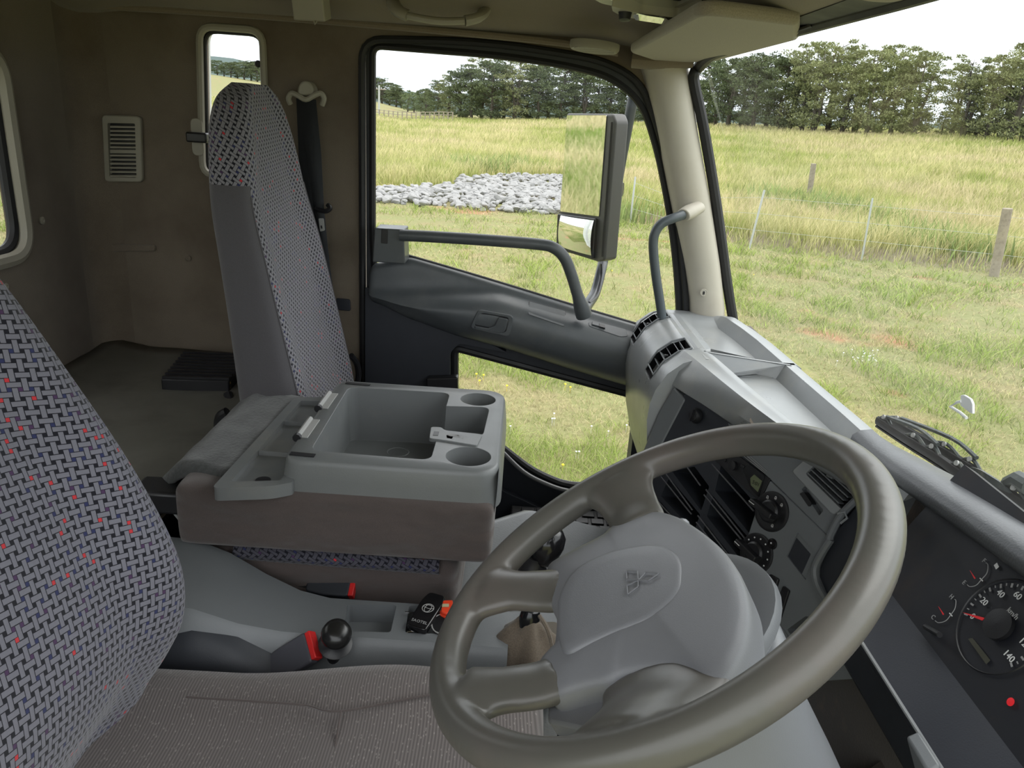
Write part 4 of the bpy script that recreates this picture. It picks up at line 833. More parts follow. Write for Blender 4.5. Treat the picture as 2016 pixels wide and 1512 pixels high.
# raised three-lozenge emblem outlines
EH = .0005
def lozenge(px):
    o = [WP(x, y, EH) for x, y in px]; c = sum(o, V()) / 4; b2 = MB()
    for i in range(4): b2.tube([o[i], o[(i + 1) % 4]], .0007, 6)
    b2.mk('emblem_lozenge', HUBM, sw)
lozenge([(1256, 1141), (1234, 1140), (1233, 1124), (1255, 1125)]); lozenge([(1257, 1142), (1271, 1127), (1297, 1129), (1277, 1143)]); lozenge([(1256, 1143), (1256, 1155), (1236, 1170), (1234, 1153)])
lc = [WP(x, y, -.034) for x, y in ((1078, 1386), (1208, 1350), (1235, 1345), (1186, 1442), (1076, 1420))]
MB().prism(rounded(lc, .006), -SN * .02).mk('lower_cover', HUBM, sw, bevel=.003)
MB().prism([p - SN * .016 for p in rounded([WP(x, y, -.034) for x, y in ((1078, 1415), (1200, 1430), (1230, 1380), (1250, 1480), (1080, 1500))], .006)], -SN * .012).mk('horn_base', NAVY, sw)
# column shroud
cs = thing('steering_column', WL(0, 0, -.32), 'light grey steering column shroud below the wheel', 'steering column')
rings = []
for h, u0, wu, wv in ((-.070, .005, .074, .076), (-.078, .004, .082, .085), (-.10, -.002, .088, .092), (-.16, -.015, .092, .098), (-.24, -.02, .095, .10), (-.34, -.02, .09, .095), (-.40, -.02, .08, .09)):
    rings.append([WL(u0 + wu * math.copysign(abs(math.cos(a)) ** .6, math.cos(a)), -.018 + wv * math.copysign(abs(math.sin(a)) ** .6, math.sin(a)), h) for a in [2 * math.pi * i / 40 for i in range(40)]])
MB().loft(rings).mk('shroud', COLM, cs, ang=50)
MB().loft([[WL(.0 + r_ * math.cos(a), r_ * math.sin(a) - .01, h) for a in [2 * math.pi * i / 40 for i in range(40)]] for r_, h in ((.085, -.052), (.098, -.056), (.10, -.066), (.092, -.078))]).mk('collar', COLM, cs, ang=60)
MB().tube([WL(-.02, .06, -.09), WL(.03, .15, -.085), WL(.035, .19, -.08)], [.008, .007, .010], 12).mk('wiper_stalk', COLM, cs)

# ================================================================ dashboard
db = thing('dashboard', (.45, 1.1, 1.2), 'pale grey moulded dashboard with trays, vents and centre controls', 'dashboard')
def dash_ring(y, prof): return [V((x, y, z)) for x, z in prof]
def pprof(y):
    e = sstep(1.965, 1.90, y)                                 # 0 at the door end, 1 inboard: end of the dash rounds over
    xr = .292 + .02 * (1 - e); far = interp(y, [1.2, 1.5, 1.75, 1.95, 1.99], [.60, .592, .583, .556, .535]); d = .030 * sstep(1.955, 1.90, y)
    top = 1.802 - .01 * (1 - e)
    return [(far + .03, 1.70), (far + .005, top - .006), (far - .006, top), (far - .030, top), (far - .045, top - d), (.455, top - d), (.425, top - .3 * d), (.412, top), (.398, top), (.392, top - .004), (.380, top - .001), (.352, top - .012), (.322, top - .038), (.302, top - .075), (xr + .002, top - .105), (xr, 1.66), (xr + .012, 1.56), (xr + .035, 1.47), (xr + .06, 1.41), (xr + .09, 1.37), (.60, 1.33)]
ys = [1.99, 1.975, 1.96, 1.945, 1.925, 1.90, 1.85, 1.8, 1.7, 1.6, 1.55, 1.515]
body = MB().loft([dash_ring(y, pprof(y)) for y in ys]).mk('passenger_section', GPL, db, ang=32)
# vents cut in the rolled edge
VDK = plastic('vent_dark', (.008, .008, .009), .9, 300, 0, spec=.1)
def vent(y0, y1, s0, s1):
    cut(body, [MB().prism([V((x, y0, z)) for x, z in ((.390, 1.83), (.381, 1.803), (.354, 1.792), (.325, 1.768), (.304, 1.731), (.28, 1.735), (.28, 1.83))] , (0, y1 - y0, 0)).me()]) if 0 else cut(body, [MB().prism([V((x, y0, z)) for x, z in ((.392, 1.83), (.383, 1.775), (.352, 1.765), (.330, 1.745), (.318, 1.722), (.28, 1.722), (.28, 1.83))], (0, y1 - y0, 0)).me()])
    """slatted vent lying in the rolled edge between profile parameters"""
    p0, p1 = V((.388, 0, 1.806)), V((.298, 0, 1.722))
    a = [V((.386, y, 1.797)) for y in (y0, y1)]; path = [(.381, 1.801), (.354, 1.792), (.325, 1.768), (.306, 1.735)]
    pth = [(x + .001, z + .003) for x, z in path]
    g = MB(); out = [V((x, y0, z)) for x, z in pth] + [V((x, y1, z)) for x, z in reversed(pth)]
    MB().sheet([[V((x, y, z)) for x, z in ((.3825, 1.803), (.381, 1.778), (.352, 1.768), (.331, 1.748), (.321, 1.7245), (.304, 1.7245))] for y in (y0 + .001, y1 - .001)]).mk('vent_opening', VDK, db, ang=0)
    for y in (y0 + .0008, y1 - .0008): MB().prism([V((x, y, z)) for x, z in ((.3825, 1.800), (.381, 1.776), (.352, 1.766), (.331, 1.746), (.319, 1.7235), (.303, 1.7245), (.323, 1.763), (.352, 1.788))], (0, .0004, 0)).mk('vent_cheek', VDK, db)
    for y in (y0, y1): MB().tube([V((x - .001, y, z - .0005)) for x, z in pth], .0022, 8).mk('vent_frame', GP, db)
    MB().tube([V((pth[0][0], y0, pth[0][1])), V((pth[0][0], y1, pth[0][1]))], .0018, 8).mk('vent_frame', GP, db); MB().tube([V((pth[-1][0], y0, pth[-1][1])), V((pth[-1][0], y1, pth[-1][1]))], .0018, 8).mk('vent_frame', GP, db)
    for k in range(1, 6):
        t = k / 6 * 3; i = min(int(t), 2); f = t - i; x = lerp(pth[i][0], pth[i + 1][0], f); z = lerp(pth[i][1], pth[i + 1][1], f)
        tv = (V((pth[i + 1][0], 0, pth[i + 1][1])) - V((pth[i][0], 0, pth[i][1]))).normalized(); nv = V((tv.z, 0, -tv.x)); nv = nv if nv.z > 0 else -nv
        MB().obox(V((x, (y0 + y1) / 2, z)) - nv * .010, V((0, (y1 - y0) * .47, 0)), nv * .0065, tv * .0008).mk('vent_slat', GP if k != 3 else NAVY, db)
    MB().box((.334, (y0 + y1) / 2 - .005, 1.762), (.344, (y0 + y1) / 2 + .005, 1.774)).mk('vent_tab', BLK, db, bevel=.001)
vent(1.865, 1.935, 0, 1); vent(1.585, 1.665, 0, 1)
# lower light stain free bracket where the dash meets the sill
MB().tube([P(1243, 815, Y=1.93), P(1243, 838, Y=1.93)], .007, 10).mk('door_stop', BLK, db)
MB().box((.335, 1.90, 1.04), (.36, 1.96, 1.46)).mk('side_support', NAVY, db)
# ---- centre stack plane
SA = P(1480, 830, Z=1.75); SB = P(1310, 745, Z=1.75); _d = (SA - SB).normalized(); SNN = _d.cross(V((-.25, -.1, -1))).normalized()
if SNN.x > 0: SNN = -SNN
def S(x, y, h=0): return P(x, y, pl=(SA + SNN * h, SNN))
def spl(px, h0, h1, r=0.0, seg=4):
    o = [S(x, y, h1) for x, y in px]; o = rounded(o, r, seg) if r else o; return MB().prism(o, SNN * (h0 - h1))
SR = _d                                                       # runs towards the driver
SUPV = SR.cross(SNN).normalized()
if SUPV.z < 0: SUPV = -SUPV
fas = spl([(1352, 768), (1445, 830), (1560, 900), (1500, 1120), (1445, 1260), (1300, 1180), (1225, 1120), (1255, 985), (1300, 865)], -.16, -.004).mk('storage_fascia', NAVY, db)
bays = [[(1350, 916), (1379, 956), (1363, 1004), (1306, 926)], [(1301, 938), (1361, 1012), (1349, 1045), (1284, 975)], [(1402, 914), (1484, 1006), (1468, 1062), (1390, 964)], [(1386, 974), (1466, 1070), (1449, 1112), (1374, 1015)], [(1371, 1028), (1443, 1122), (1432, 1180), (1360, 1078)], [(1282, 985), (1345, 1058), (1335, 1100), (1268, 1030)]]
cut(fas, [spl(q, -.14, .02, .003).me() for q in bays])
for q in bays:
    for i in ((0, 1), (3, 2)):
        a_, b_ = S(*q[i[0]], -.003), S(*q[i[1]], -.003); MB().tube([a_, b_], .0016, 6).mk('bay_edge', plastic('edge_gloss', (.1, .1, .11), .25, 100, 0) if 'edge_gloss' not in bpy.data.materials else bpy.data.materials['edge_gloss'], db)
# side cheek where the light face turns into the dark stack
spl([(1326, 762), (1349, 786), (1304, 872), (1268, 985), (1262, 1030), (1236, 1012), (1258, 905), (1296, 812)], -.06, -.002, .006).mk('stack_cheek', GP, db, bevel=.004)
k1 = S(1372, 819, 0); MB().lathe([(.014, -.002), (.0155, .0), (.0155, .004), (.011, .012), (.0, .013)], k1, SNN, 20).mk('lighter_knob', BLK, db)
MB().obox(k1 + SNN * .014, SR * .002, SUPV * .012, SNN * .003).mk('knob_ridge', BLK, db)
# radio
rd = spl([(1402, 902), (1421, 874), (1517, 943), (1495, 987)], -.05, .001, .002).mk('radio', BLK, db, bevel=.001)
def rpart(px, h0, h1, name, mat, r=.001): return spl(px, h0, h1, r).mk(name, mat, rd)
rpart([(1463, 925), (1474, 913), (1505, 937), (1493, 978), (1478, 962)], .001, .003, 'display_bezel', GLOSSB)
rpart([(1477, 941), (1485, 934), (1500, 947), (1492, 969), (1478, 955)], .003, .0035, 'display', plastic('lcd', (.13, .15, .08), .3, 100, 0))
text('display_digits', '5:01', .010, S(1488, 952, .0038), SR, SUPV, plastic('lcd_dark', (.03, .035, .02), .4, 100, 0), rd)
MB().lathe([(.0085, 0), (.009, .008), (.0, .009)], S(1446, 917, .001), SNN, 18).mk('volume_knob', BLK, rd)
for (x, y) in ((1416, 900), (1426, 905), (1421, 889), (1432, 893), (1436, 881), (1462, 918)): MB().obox(S(x, y, .002), SR * .0045, SUPV * .003, SNN * .002).mk('radio_button', BLK, rd, bevel=.0008)
for k in range(3): a_, b_ = S(1452 + k * 5, 888 - k * 2, .002), S(1506 + k * 2, 932 - k * 2, .002); MB().tube([a_, b_], .0007, 6).mk('face_line', GREYW, rd)
# upper fascia round the vent
uf = spl([(1432, 832), (1500, 860), (1580, 896), (1660, 930), (1728, 950), (1694, 972), (1652, 1012), (1640, 1040), (1634, 1060), (1517, 944), (1452, 884)], -.05, .0, .004).mk('upper_fascia', GP, db, bevel=.002)
vq = [(1567, 930), (1603, 899), (1650, 915), (1694, 968), (1640, 1003)]
cut(uf, [spl(vq, -.04, .02, .006).me(), spl([(1563, 961), (1570, 955), (1606, 1003), (1598, 1014)], -.012, .02, .002).me()])
fr_ = [(1557, 928), (1600, 888), (1654, 905), (1704, 968), (1640, 1016)]
g = spl(fr_, 0, .006, .008).mk('vent_surround', GPL, db, bevel=.002); cut(g, [spl(vq, -.04, .03, .006).me()])
spl(vq, -.05, -.03, .006).mk('vent_dark', BLK, db)
for k in range(5):
    t = (k + .7) / 5.6; a_ = S(lerp(1569, 1612, t) + 2, lerp(929, 900, t) + 1, -.003); b_ = S(lerp(1640, 1690, t) + 1, lerp(1001, 968, t), -.003); MB().obox((a_ + b_) / 2, (b_ - a_) / 2, SNN * .007, SUPV * .0011).mk('vent_blade', GP, db)
for k in range(6):
    t = (k + .5) / 6; a_ = S(lerp(1569, 1641, t), lerp(930, 1001, t), -.02); b_ = S(lerp(1608, 1690, t), lerp(902, 966, t), -.02); MB().obox((a_ + b_) / 2, (b_ - a_) / 2, SNN * .005, SR * .0008).mk('vent_fin', BLK, db)
MB().obox(S(1636, 937, .004), SR * .006, SUPV * .0035, SNN * .004).mk('vent_tab', GP, db, bevel=.001)
spl([(1574, 972), (1582, 968), (1598, 991), (1592, 998)], -.01, .003, .002).mk('vent_thumbwheel', BLK, db)
# heater panel
hp_ = spl([(1516, 946), (1636, 1062), (1608, 1110), (1607, 1135), (1645, 1225), (1705, 1335), (1560, 1345), (1436, 1262), (1449, 1125), (1488, 1006)], -.05, .003, .003).mk('heater_panel', GP, db, bevel=.0015)
cut(hp_, [spl([(1575, 1212), (1612, 1254), (1577, 1290), (1536, 1240)], -.04, .02, .004).me(), spl([(1558, 1047), (1596, 1091), (1573, 1142), (1536, 1094)], -.0005, .02, .002).me()])
spl([(1558, 1047), (1596, 1091), (1573, 1142), (1536, 1094)], -.004, .0, .002).mk('blank_panel', NAVY, hp_); spl([(1575, 1212), (1612, 1254), (1577, 1290), (1536, 1240)], -.042, -.03, .004).mk('pocket', BLK, hp_)
MB().tube([S(1520, 1238, .004), S(1538, 1236, .004), S(1548, 1250, .004), S(1570, 1288, .004)], .0022, 8).mk('pocket_lip', GP, hp_)
KR = .031
def dial(cx, cy, r, ptr, marks):
    c = S(cx, cy, .003); MB().lathe([(r * 1.07, 0), (r * 1.07, .0025), (r, .0035), (r * .9, .003), (0, .003)], c, SNN, 40).mk('dial_plate', BLK, hp_)
    MB().lathe([(r * .62, .002), (r * .6, .010), (r * .5, .013), (0, .013)], c, SNN, 30).mk('dial_knob', BLK, hp_)
    d = (SR * math.cos(ptr) + SUPV * math.sin(ptr)); q = SNN.cross(d)
    MB().obox(c + SNN * .018 + d * r * .2, d * r * .8, q * r * .17, SNN * .009).mk('dial_grip', BLK, hp_, bevel=.002)
    MB().obox(c + SNN * .0275 + d * r * .78, d * r * .2, q * .0006, SNN * .0004).mk('pointer_mark', WHITE, hp_)
    for a in marks: MB().obox(c + SNN * .0035 + (SR * math.cos(a) + SUPV * math.sin(a)) * r * .82, SR * .0012, SUPV * .0012, SNN * .0003).mk('dial_mark', WHITE, hp_)
    return c
def icon(c, a, r, s=.0035):
    p = c + (SR * math.cos(a) + SUPV * math.sin(a)) * r + SNN * .0038
    MB().lathe([(s * .35, 0), (s * .5, .0003), (s * .62, 0)], p + SUPV * s * .4, SNN, 10, cap=False).mk('mode_symbol', WHITE, hp_)
    MB().tube([p - SR * s * .7 - SUPV * s * .2, p + SR * s * .4 - SUPV * s * .7], .0004, 5).mk('mode_symbol', WHITE, hp_); MB().tube([p + SR * s * .5 + SUPV * s * .3, p + SR * s * .7 - SUPV * s * .5], .0004, 5).mk('mode_symbol', WHITE, hp_)
c1 = dial(1520, 1007, .033, math.pi * .97, [])
for a in (2.3, 1.6, .9, -1.0): icon(c1, a, .025)
c2 = dial(1490, 1089, .033, math.pi * .95, [2.6, 2.1, 1.6, 1.1, .6, .1, -.4]); MB().obox(c2 + SNN * .0036 - SUPV * .022, SR * .0015, SUPV * .0015, SNN * .0003).mk('dial_mark', ORED, hp_)
c3 = dial(1466, 1172, .029, math.pi * .95, [1.4, .9, .3])
def rbtn(cx, cy, r, ch):
    c = S(cx, cy, .003); MB().lathe([(r * 1.15, 0), (r * 1.15, .0015), (r, .002), (r * .9, .004), (0, .0045)], c, SNN, 20).mk('round_button', GLOSSB, hp_)
    text('button_symbol', ch, .008, c + SNN * .0048, SR, SUPV, WHITE, hp_)
rbtn(1521, 1071, .0085, '*'); rbtn(1491, 1155, .0075, 'S')
spl([(1514, 1130), (1532, 1140), (1517, 1194), (1502, 1179)], 0, .008, .003).mk('toggle_switch', BLK, hp_, bevel=.002); spl([(1541, 1153), (1553, 1163), (1534, 1221), (1520, 1202)], 0, .008, .003).mk('toggle_switch', BLK, hp_, bevel=.002)
text('switch_lettering', 'OFF', .0065, S(1507, 1172, .0084), SR, SUPV, WHITE, hp_); text('switch_lettering', 'B', .008, S(1513, 1158, .0084), SR, SUPV, WHITE, hp_)
# ---- pod over the stack with its tray
PL = [(1313, 748, 1.735), (1345, 772, 1.735), (1395, 803, 1.735), (1442, 834, 1.738), (1500, 866, 1.742), (1580, 905, 1.75), (1660, 950, 1.755)]
PR_ = [(1372, 685, 1.803), (1395, 703, 1.803), (1450, 752, 1.803), (1510, 802, 1.803), (1570, 851, 1.803), (1630, 898, 1.803), (1690, 940, 1.803)]
FB = [(1500, 690, 1.772), (1556, 727, 1.772), (1585, 757, 1.772), (1625, 796, 1.772), (1655, 838, 1.772), (1672, 862, 1.772), (1700, 890, 1.772)]
rings = []
Lp = curve([P(x, y, Z=z) for x, y, z in PL], 4); Rp = curve([P(x, y, Z=z) for x, y, z in PR_], 4)
for i, (L, R) in enumerate(zip(Lp, Rp)):
    y = R.y; y_ = y; y = min(y, 1.513); far = interp(y, [.8, 1.1, 1.24, 1.4, 1.5, 1.75], [.61, .604, .601, .594, .59, .582]); t = i / (len(Lp) - 1)
    tight = 0 if i else 1; fwd = V((1, 0, 0)); R2 = R; dwn = .032 * sstep(0, .08, t)
    M1 = L.lerp(R, .33) + SNN * .024 + V((0, 0, .008)); M2 = L.lerp(R, .7) + SNN * .018 + V((0, 0, .014))
    rings.append([V((far + .02, y, 1.70)), V((far + .003, y, 1.796)), V((far - .006, y, 1.802)), V((far - .028, y, 1.802)), V((far - .042, y, 1.802 - dwn)), R + V((.030, 0, -dwn)), R + V((.018, 0, -.002)), R + V((.010, 0, .0)), R, R + V((-.006, 0, -.002)), M2, M1, L + SNN * .010 + V((-.002, 0, .004)), L + SNN * .004 + V((.006, 0, -.004)), L + V((.06, 0, -.006))])
r0 = [lerp_ if False else p for p in rings[0]]; c0 = sum(r0[8:14], V()) / 6
cap_ = [(p.lerp(c0, .45) + V((-.004, .022, -.003))) if k >= 5 else p + V((0, .014, 0)) for k, p in enumerate(r0)]
MB().loft([cap_] + rings).mk('centre_pod', GPL, db, ang=38)
MB().prism([P(1384, 690, Z=1.803), P(1555, 717, Z=1.803), P(1556, 728, Z=1.773), P(1400, 742, Z=1.773)], (0, -.008, 0)).mk('tray_divider', GPL, db, bevel=.003)
MB().lathe([(0, 0), (.010, 0), (.010, .001), (0, .001)], P(1487, 826, pl=(L := P(1487, 826, Z=1.783), (SNN + V((0, 0, .5))).normalized())), (SNN + V((0, 0, .6))).normalized(), 20).mk('screw_hole', plastic('rusty_washer', (.28, .24, .2), .7, 300, .3, dirt=(.1, .07, .05), dsc=200), db)
# lower stack body behind the fascia
# ---- binnacle hood
def hood(y):
    z = interp(y, [.2, .6, .87, 1.12, 1.2], [1.86, 1.86, 1.832, 1.803, 1.800]); xf = interp(y, [.2, .6, .87, 1.12, 1.2], [.66, .655, .635, .604, .60]); xr = interp(y, [.2, .6, .85, 1.0, 1.12, 1.2], [.56, .56, .555, .551, .560, .565])
    return [V((xf + .02, y, z - .05)), V((xf, y, z - .004)), V((xf - .006, y, z)), V((xr + .03, y, z + .004)), V((xr + .012, y, z + .001)), V((xr, y, z - .008)), V((xr - .002, y, z - .02)), V((xr + .006, y, z - .03)), V((xr + .05, y, z - .036))]
MB().loft([hood(y) for y in [1.165, 1.15] + [1.1 - .05 * i for i in range(19)]]).mk('binnacle_hood', plastic('hood_grey_vinyl', (.08, .084, .092), .38, 330, .9), db, ang=60)
MB().prism([P(1710, 884, Z=1.79), P(1792, 921, Z=1.79), P(1768, 934, Z=1.78), P(1738, 926, Z=1.77)], (.01, 0, -.02)).mk('trim_corner', GP, db, bevel=.002)
# left cheek of the binnacle (grey rolled edge) and inner dark wall
ck = curve([S(1704, 968, .004), S(1660, 1010, .006), S(1637, 1050, .008), S(1634, 1062, .008)], 5); MB().tube(ck, .006, 8).mk('binnacle_edge', GP, db)
ck = curve([S(1636, 1062, .004), S(1612, 1100, .004), S(1604, 1125, .004), S(1612, 1160, .004), S(1645, 1215, .004), S(1690, 1300, .004)], 5); MB().tube(ck, .006, 8).mk('binnacle_edge', GP, db)
MB().tube([S(1649, 1012, .010), S(1663, 1008, .012), S(1668, 1020, .012), S(1655, 1030, .010)], .002, 6).mk('clip', GPL, db)
MB().prism([S(x, y, -.006) for x, y in ((1640, 1050), (1700, 975), (1770, 930), (1800, 960), (1800, 1300), (1700, 1330), (1650, 1225), (1607, 1130))], SNN * -.02).mk('binnacle_side', NAVY, db, bevel=.004)
# ---- instrument cluster
CN = V((-math.cos(rad(28)), 0, math.sin(rad(28)))); CQ = P(1940, 1200, X=.555)
def K(x, y, h=0): return P(x, y, pl=(CQ + CN * h, CN))
ic_ = thing('instrument_cluster', CQ + V((0, 0, -.12)), 'dark instrument cluster with speedometer and two small gauges', 'instrument cluster')
CR = V((0, -1, 0)); CU = CR.cross(-CN).normalized()
if CU.z < 0: CU = -CU
cc = CQ + V((0, -.05, 0))
MB().obox(cc - CN * .012 - CR * .0 + CU * -.015, CR * .24, CU * .125, CN * .010).mk('cluster_face', plastic('cluster_black', (.010, .011, .016), .6, 300, .05, dirt=(.022, .018, .018), dsc=14), ic_)
def tk(c, r0_, r1, a, w, mat, nm='tick'):
    d = CR * math.cos(a) + CU * math.sin(a); q = CN.cross(d); MB().obox(c + d * (r0_ + r1) / 2, d * (r1 - r0_) / 2, q * w, CN * .0003).mk(nm, mat, ic_)
sp0, sp20, sp60, sp140 = K(1906, 1210), K(1927, 1172), K(2000, 1150), K(1988, 1310)
def circ3(a, b, c):
    ab, ac = b - a, c - a; n_ = ab.cross(ac); return a + (n_.cross(ab) * ac.length_squared + ac.cross(n_) * ab.length_squared) / (2 * n_.length_squared)
_k0, _k4, _k14 = K(1900, 1209), K(1967, 1152), K(1992, 1311); spc = circ3(_k0, _k4, _k14); R0 = (_k0 - spc).length
_an = lambda p: math.atan2((p - spc).dot(CU), (p - spc).dot(CR))
a0_ = _an(_k0); a1_ = _an(_k14); SWP_ = (a0_ - a1_) % (2 * math.pi)
for i in range(29):
    v = i * 5; a = a0_ - SWP_ * v / 140
    tk(spc, R0 * (.92 if i % 2 == 0 else .96), R0 * 1.02, a, .0011 if i % 2 == 0 else .0006, GREYW)
    if i % 4 == 0:
        d = CR * math.cos(a) + CU * math.sin(a); text('numeral', str(v), .0105, spc + d * R0 * .77 + CN * .0004, CR, CU, WHITE, ic_)
text('unit_lettering', 'km/h', .0085, K(1994, 1208, .0064), CR, CU, GREYW, ic_)
RN = emis('needle_red', (.5, .015, .02), .12)
nd = _k0.lerp(spc, .02) + CN * .004; ne = _k0.lerp(spc, .62) + CN * .004; MB().prism([nd, nd.lerp(ne, .5) + CU * .0012, ne + CU * .002, ne - CU * .002, nd.lerp(ne, .5) - CU * .0012], CN * .001).mk('needle', RN, ic_)
MB().lathe([(R0 * .36, 0), (R0 * .36, .005), (0, .006)], spc, CN, 24).mk('needle_hub', BLK, ic_)
MB().lathe([(R0 * 1.10, 0), (R0 * 1.12, .001), (R0 * 1.14, 0)], spc, CN, 48, cap=False).mk('dial_ring', BLK, ic_)
def small(cx, cy, n0, n1, ic, t0, t1, l0, l1, redtop):
    c = K(cx, cy); pts = [K(x, y, .0004) for x, y in ic]
    MB().tube(curve(pts, 5), .0005, 5).mk('scale_arc', GREYW, ic_); MB().prism([K(*n0, .003), K(*n1, .003) + CU * .0008, K(*n1, .003) - CU * .0008], CN * .0008).mk('needle', RN, ic_)
    text('numeral', l0, .008, K(*t0, .0004), CR, CU, GREYW, ic_); text('numeral', l1, .008, K(*t1, .0004), CR, CU, GREYW, ic_)
    mp_ = pts[len(pts) // 2]; MB().obox(mp_, CR * .003, CU * .0006, CN * .0003).mk('tick', WHITE, ic_)
small(1915, 1140, (1910, 1123), (1920, 1139), [(1904, 1151), (1910, 1155), (1922, 1152), (1932, 1141), (1943, 1128), (1945, 1112), (1941, 1108)], (1898, 1147), (1937, 1104), 'E', 'F', False)
small(1855, 1210, (1848, 1194), (1858, 1210), [(1841, 1222), (1848, 1226), (1862, 1222), (1872, 1210), (1880, 1198), (1882, 1183), (1879, 1180)], (1837, 1215), (1873, 1175), 'C', 'H', True)
MB().prism([K(x, y, .0004) for x, y in ((1957, 1113), (1963, 1108), (1967, 1116), (1961, 1121))], CN * .0004).mk('fuel_symbol', WHITE, ic_)
MB().lathe([(0, 0), (.0045, .0004), (0, .001)], K(1990, 1382, .0004), CN, 16).mk('warning_light', emis('warning_red', (.35, .008, .012), .5), ic_)
MB().tube([K(1822, 1234, .004), K(1850, 1250, .012)], .0035, 10).mk('trip_knob', BLK, ic_)
MB().prism([K(x, y, .0003) for x, y in ((1906, 1258), (1915, 1256), (1950, 1300), (1942, 1308))], CN * .0003).mk('odometer_window', plastic('odo', (.05, .05, .035), .4, 100, 0), ic_)
# lower edge of the binnacle
la, lb = P(1712, 1288, X=.47), P(1872, 1512, X=.47); ld = (lb - la).normalized(); ld = V((0, -1, 0)) if abs(ld.y) > .8 else ld
lz = (la.z + lb.z) / 2
MB().prism([V((.462, .915, lz)), V((.470, .915, lz + .006)), V((.56, .915, lz + .06)), V((.60, .915, lz + .02)), V((.56, .915, lz - .06)), V((.49, .915, lz - .04)), V((.465, .915, lz - .01))], (0, -.8, 0)).mk('lower_binnacle', plastic('binnacle_charcoal', (.028, .031, .04), .38, 500, .3), db, bevel=.002)
MB().tube([V((.463, .915, lz + .002)), V((.463, .2, lz + .002))], .0024, 8).mk('binnacle_lit_lip', GPL, db)  # lit edge of the binnacle put into a paler plastic colour
MB().box((.525, .2, 1.50), (.60, .97, lz - .02)).mk('lower_dash', NAVY, db, bevel=.01)
# bulkhead and pedals
fw_ = MB().box((.60, -.02, 1.03), (.63, 2.0, 1.76)).mk('wall_front', DIRTC); tag(fw_, 'dirty carpeted bulkhead under the dashboard', 'wall', kind='structure')
tb = MB().prism([V((.34, .12, 1.03)), V((.60, .12, 1.03)), V((.60, .12, 1.36))], (0, .80, 0)).mk('toe_board', DIRTC); tag(tb, 'dirty brown carpeted toe board by the pedals', 'floor', kind='structure')
pd = thing('pedal', P(1868, 1505, X=.47), 'pale metal pedal corner at the bottom of the footwell', 'pedal')
MB().obox(P(1826, 1512, X=.44) , (.006, 0, .004), (0, .022, 0), (-.01, 0, .022)).mk('pedal_pad', GP, pd, bevel=.003); MB().tube([P(1826, 1512, X=.45), V((.58, P(1826, 1512, X=.45).y, 1.40))], .006, 8).mk('pedal_arm', BLK, pd)
# registration label holder stuck to the windscreen
hl = thing('label_holder', P(1900, 815, X=.66), 'small white plastic label holder stuck on the windscreen', 'holder')
hpnt = lambda x, y, d=0: P(x, y, X=.675 + d)
MB().prism(rounded([hpnt(x, y) for x, y in ((1891, 778), (1897, 777), (1910, 785), (1914, 795), (1914, 815), (1908, 812), (1890, 798))], .002), (.004, 0, 0)).mk('back_plate', WHITE, hl, bevel=.0008)
MB().tube([hpnt(1893, 790), hpnt(1884, 792), hpnt(1871, 800), hpnt(1890, 812), hpnt(1903, 823)], .0024, 8).mk('bracket', WHITE, hl)

# ================================================================ outside of the cab
# door mirror
dm = thing('door_mirror', P(1165, 620, Y=2.25), 'tall grey passenger door mirror with a small convex mirror below on a bent arm', 'mirror')
Ym = 2.27
def mq(x, y, d=0): return P(x, y, Y=Ym + d)
MH = plastic('mirror_housing', (.06, .06, .058), .45, 400, .2)
MLT, MRT, MLB, MRB = V((mq(1116, 224))), mq(1197, 226), mq(1100, 512), mq(1172, 515)
mr = (MRT - MLT); yaw = V((mr.length * math.cos(rad(38)) / math.cos(rad(0)), 0, 0))
MN = V((-.80, -.60, -.035)).normalized(); MRr = V((.90, -.42, 0)).normalized()
mc = mq(1150, 370); MW = lambda x, y, h=0: P(x, y, pl=(mc + MN * h, MN))
MB().prism(rounded([MW(x, y) for x, y in ((1115, 223), (1206, 224), (1212, 240), (1190, 512), (1177, 516), (1100, 492), (1100, 430))], .008), -MN * .05).mk('mirror_housing', MH, dm, bevel=.006, bseg=3)
MB().prism(rounded([MW(x, y, .001) for x, y in ((1117, 227), (1195, 227), (1180, 426), (1104, 416))], .004), MN * .002).mk('main_mirror_glass', MIRR, dm)
MB().tube([MW(1205, 240, .0), MW(1186, 505, .0)], .004, 8).mk('housing_groove', BLK, dm)
MB().prism(rounded([MW(x, y, .001) for x, y in ((1103, 420), (1178, 430), (1172, 510), (1100, 490))], .006), MN * .012).mk('convex_mirror_housing', BLK, dm, bevel=.003)
cx_ = [MW(x, y, .014) for x, y in ((1104, 424), (1169, 434), (1164, 503), (1101, 484))]
g = []
for i in range(13):
    row = []
    for j in range(13):
        s, t = i / 12, j / 12; p = (cx_[0].lerp(cx_[1], s)).lerp(cx_[3].lerp(cx_[2], s), t); row.append(p + MN * (.007 * (1 - (2 * s - 1) ** 2) + .007 * (1 - (2 * t - 1) ** 2)))
    g.append(row)
MB().sheet(g).mk('convex_mirror_glass', MIRR, dm, ang=0)
MB().tube(curve([P(1262, 118, Y=2.30), P(1252, 165, Y=2.32), P(1226, 300, Y=2.34), P(1212, 380, Y=2.35), P(1190, 500, Y=2.33), P(1184, 530, Y=2.30), P(1172, 575, Y=2.22), P(1158, 598, Y=2.13), P(1150, 612, Y=2.06)], 5), .0155, 12).mk('mirror_arm', plastic('arm_black', (.03, .036, .042), .4, 300, .1), dm)
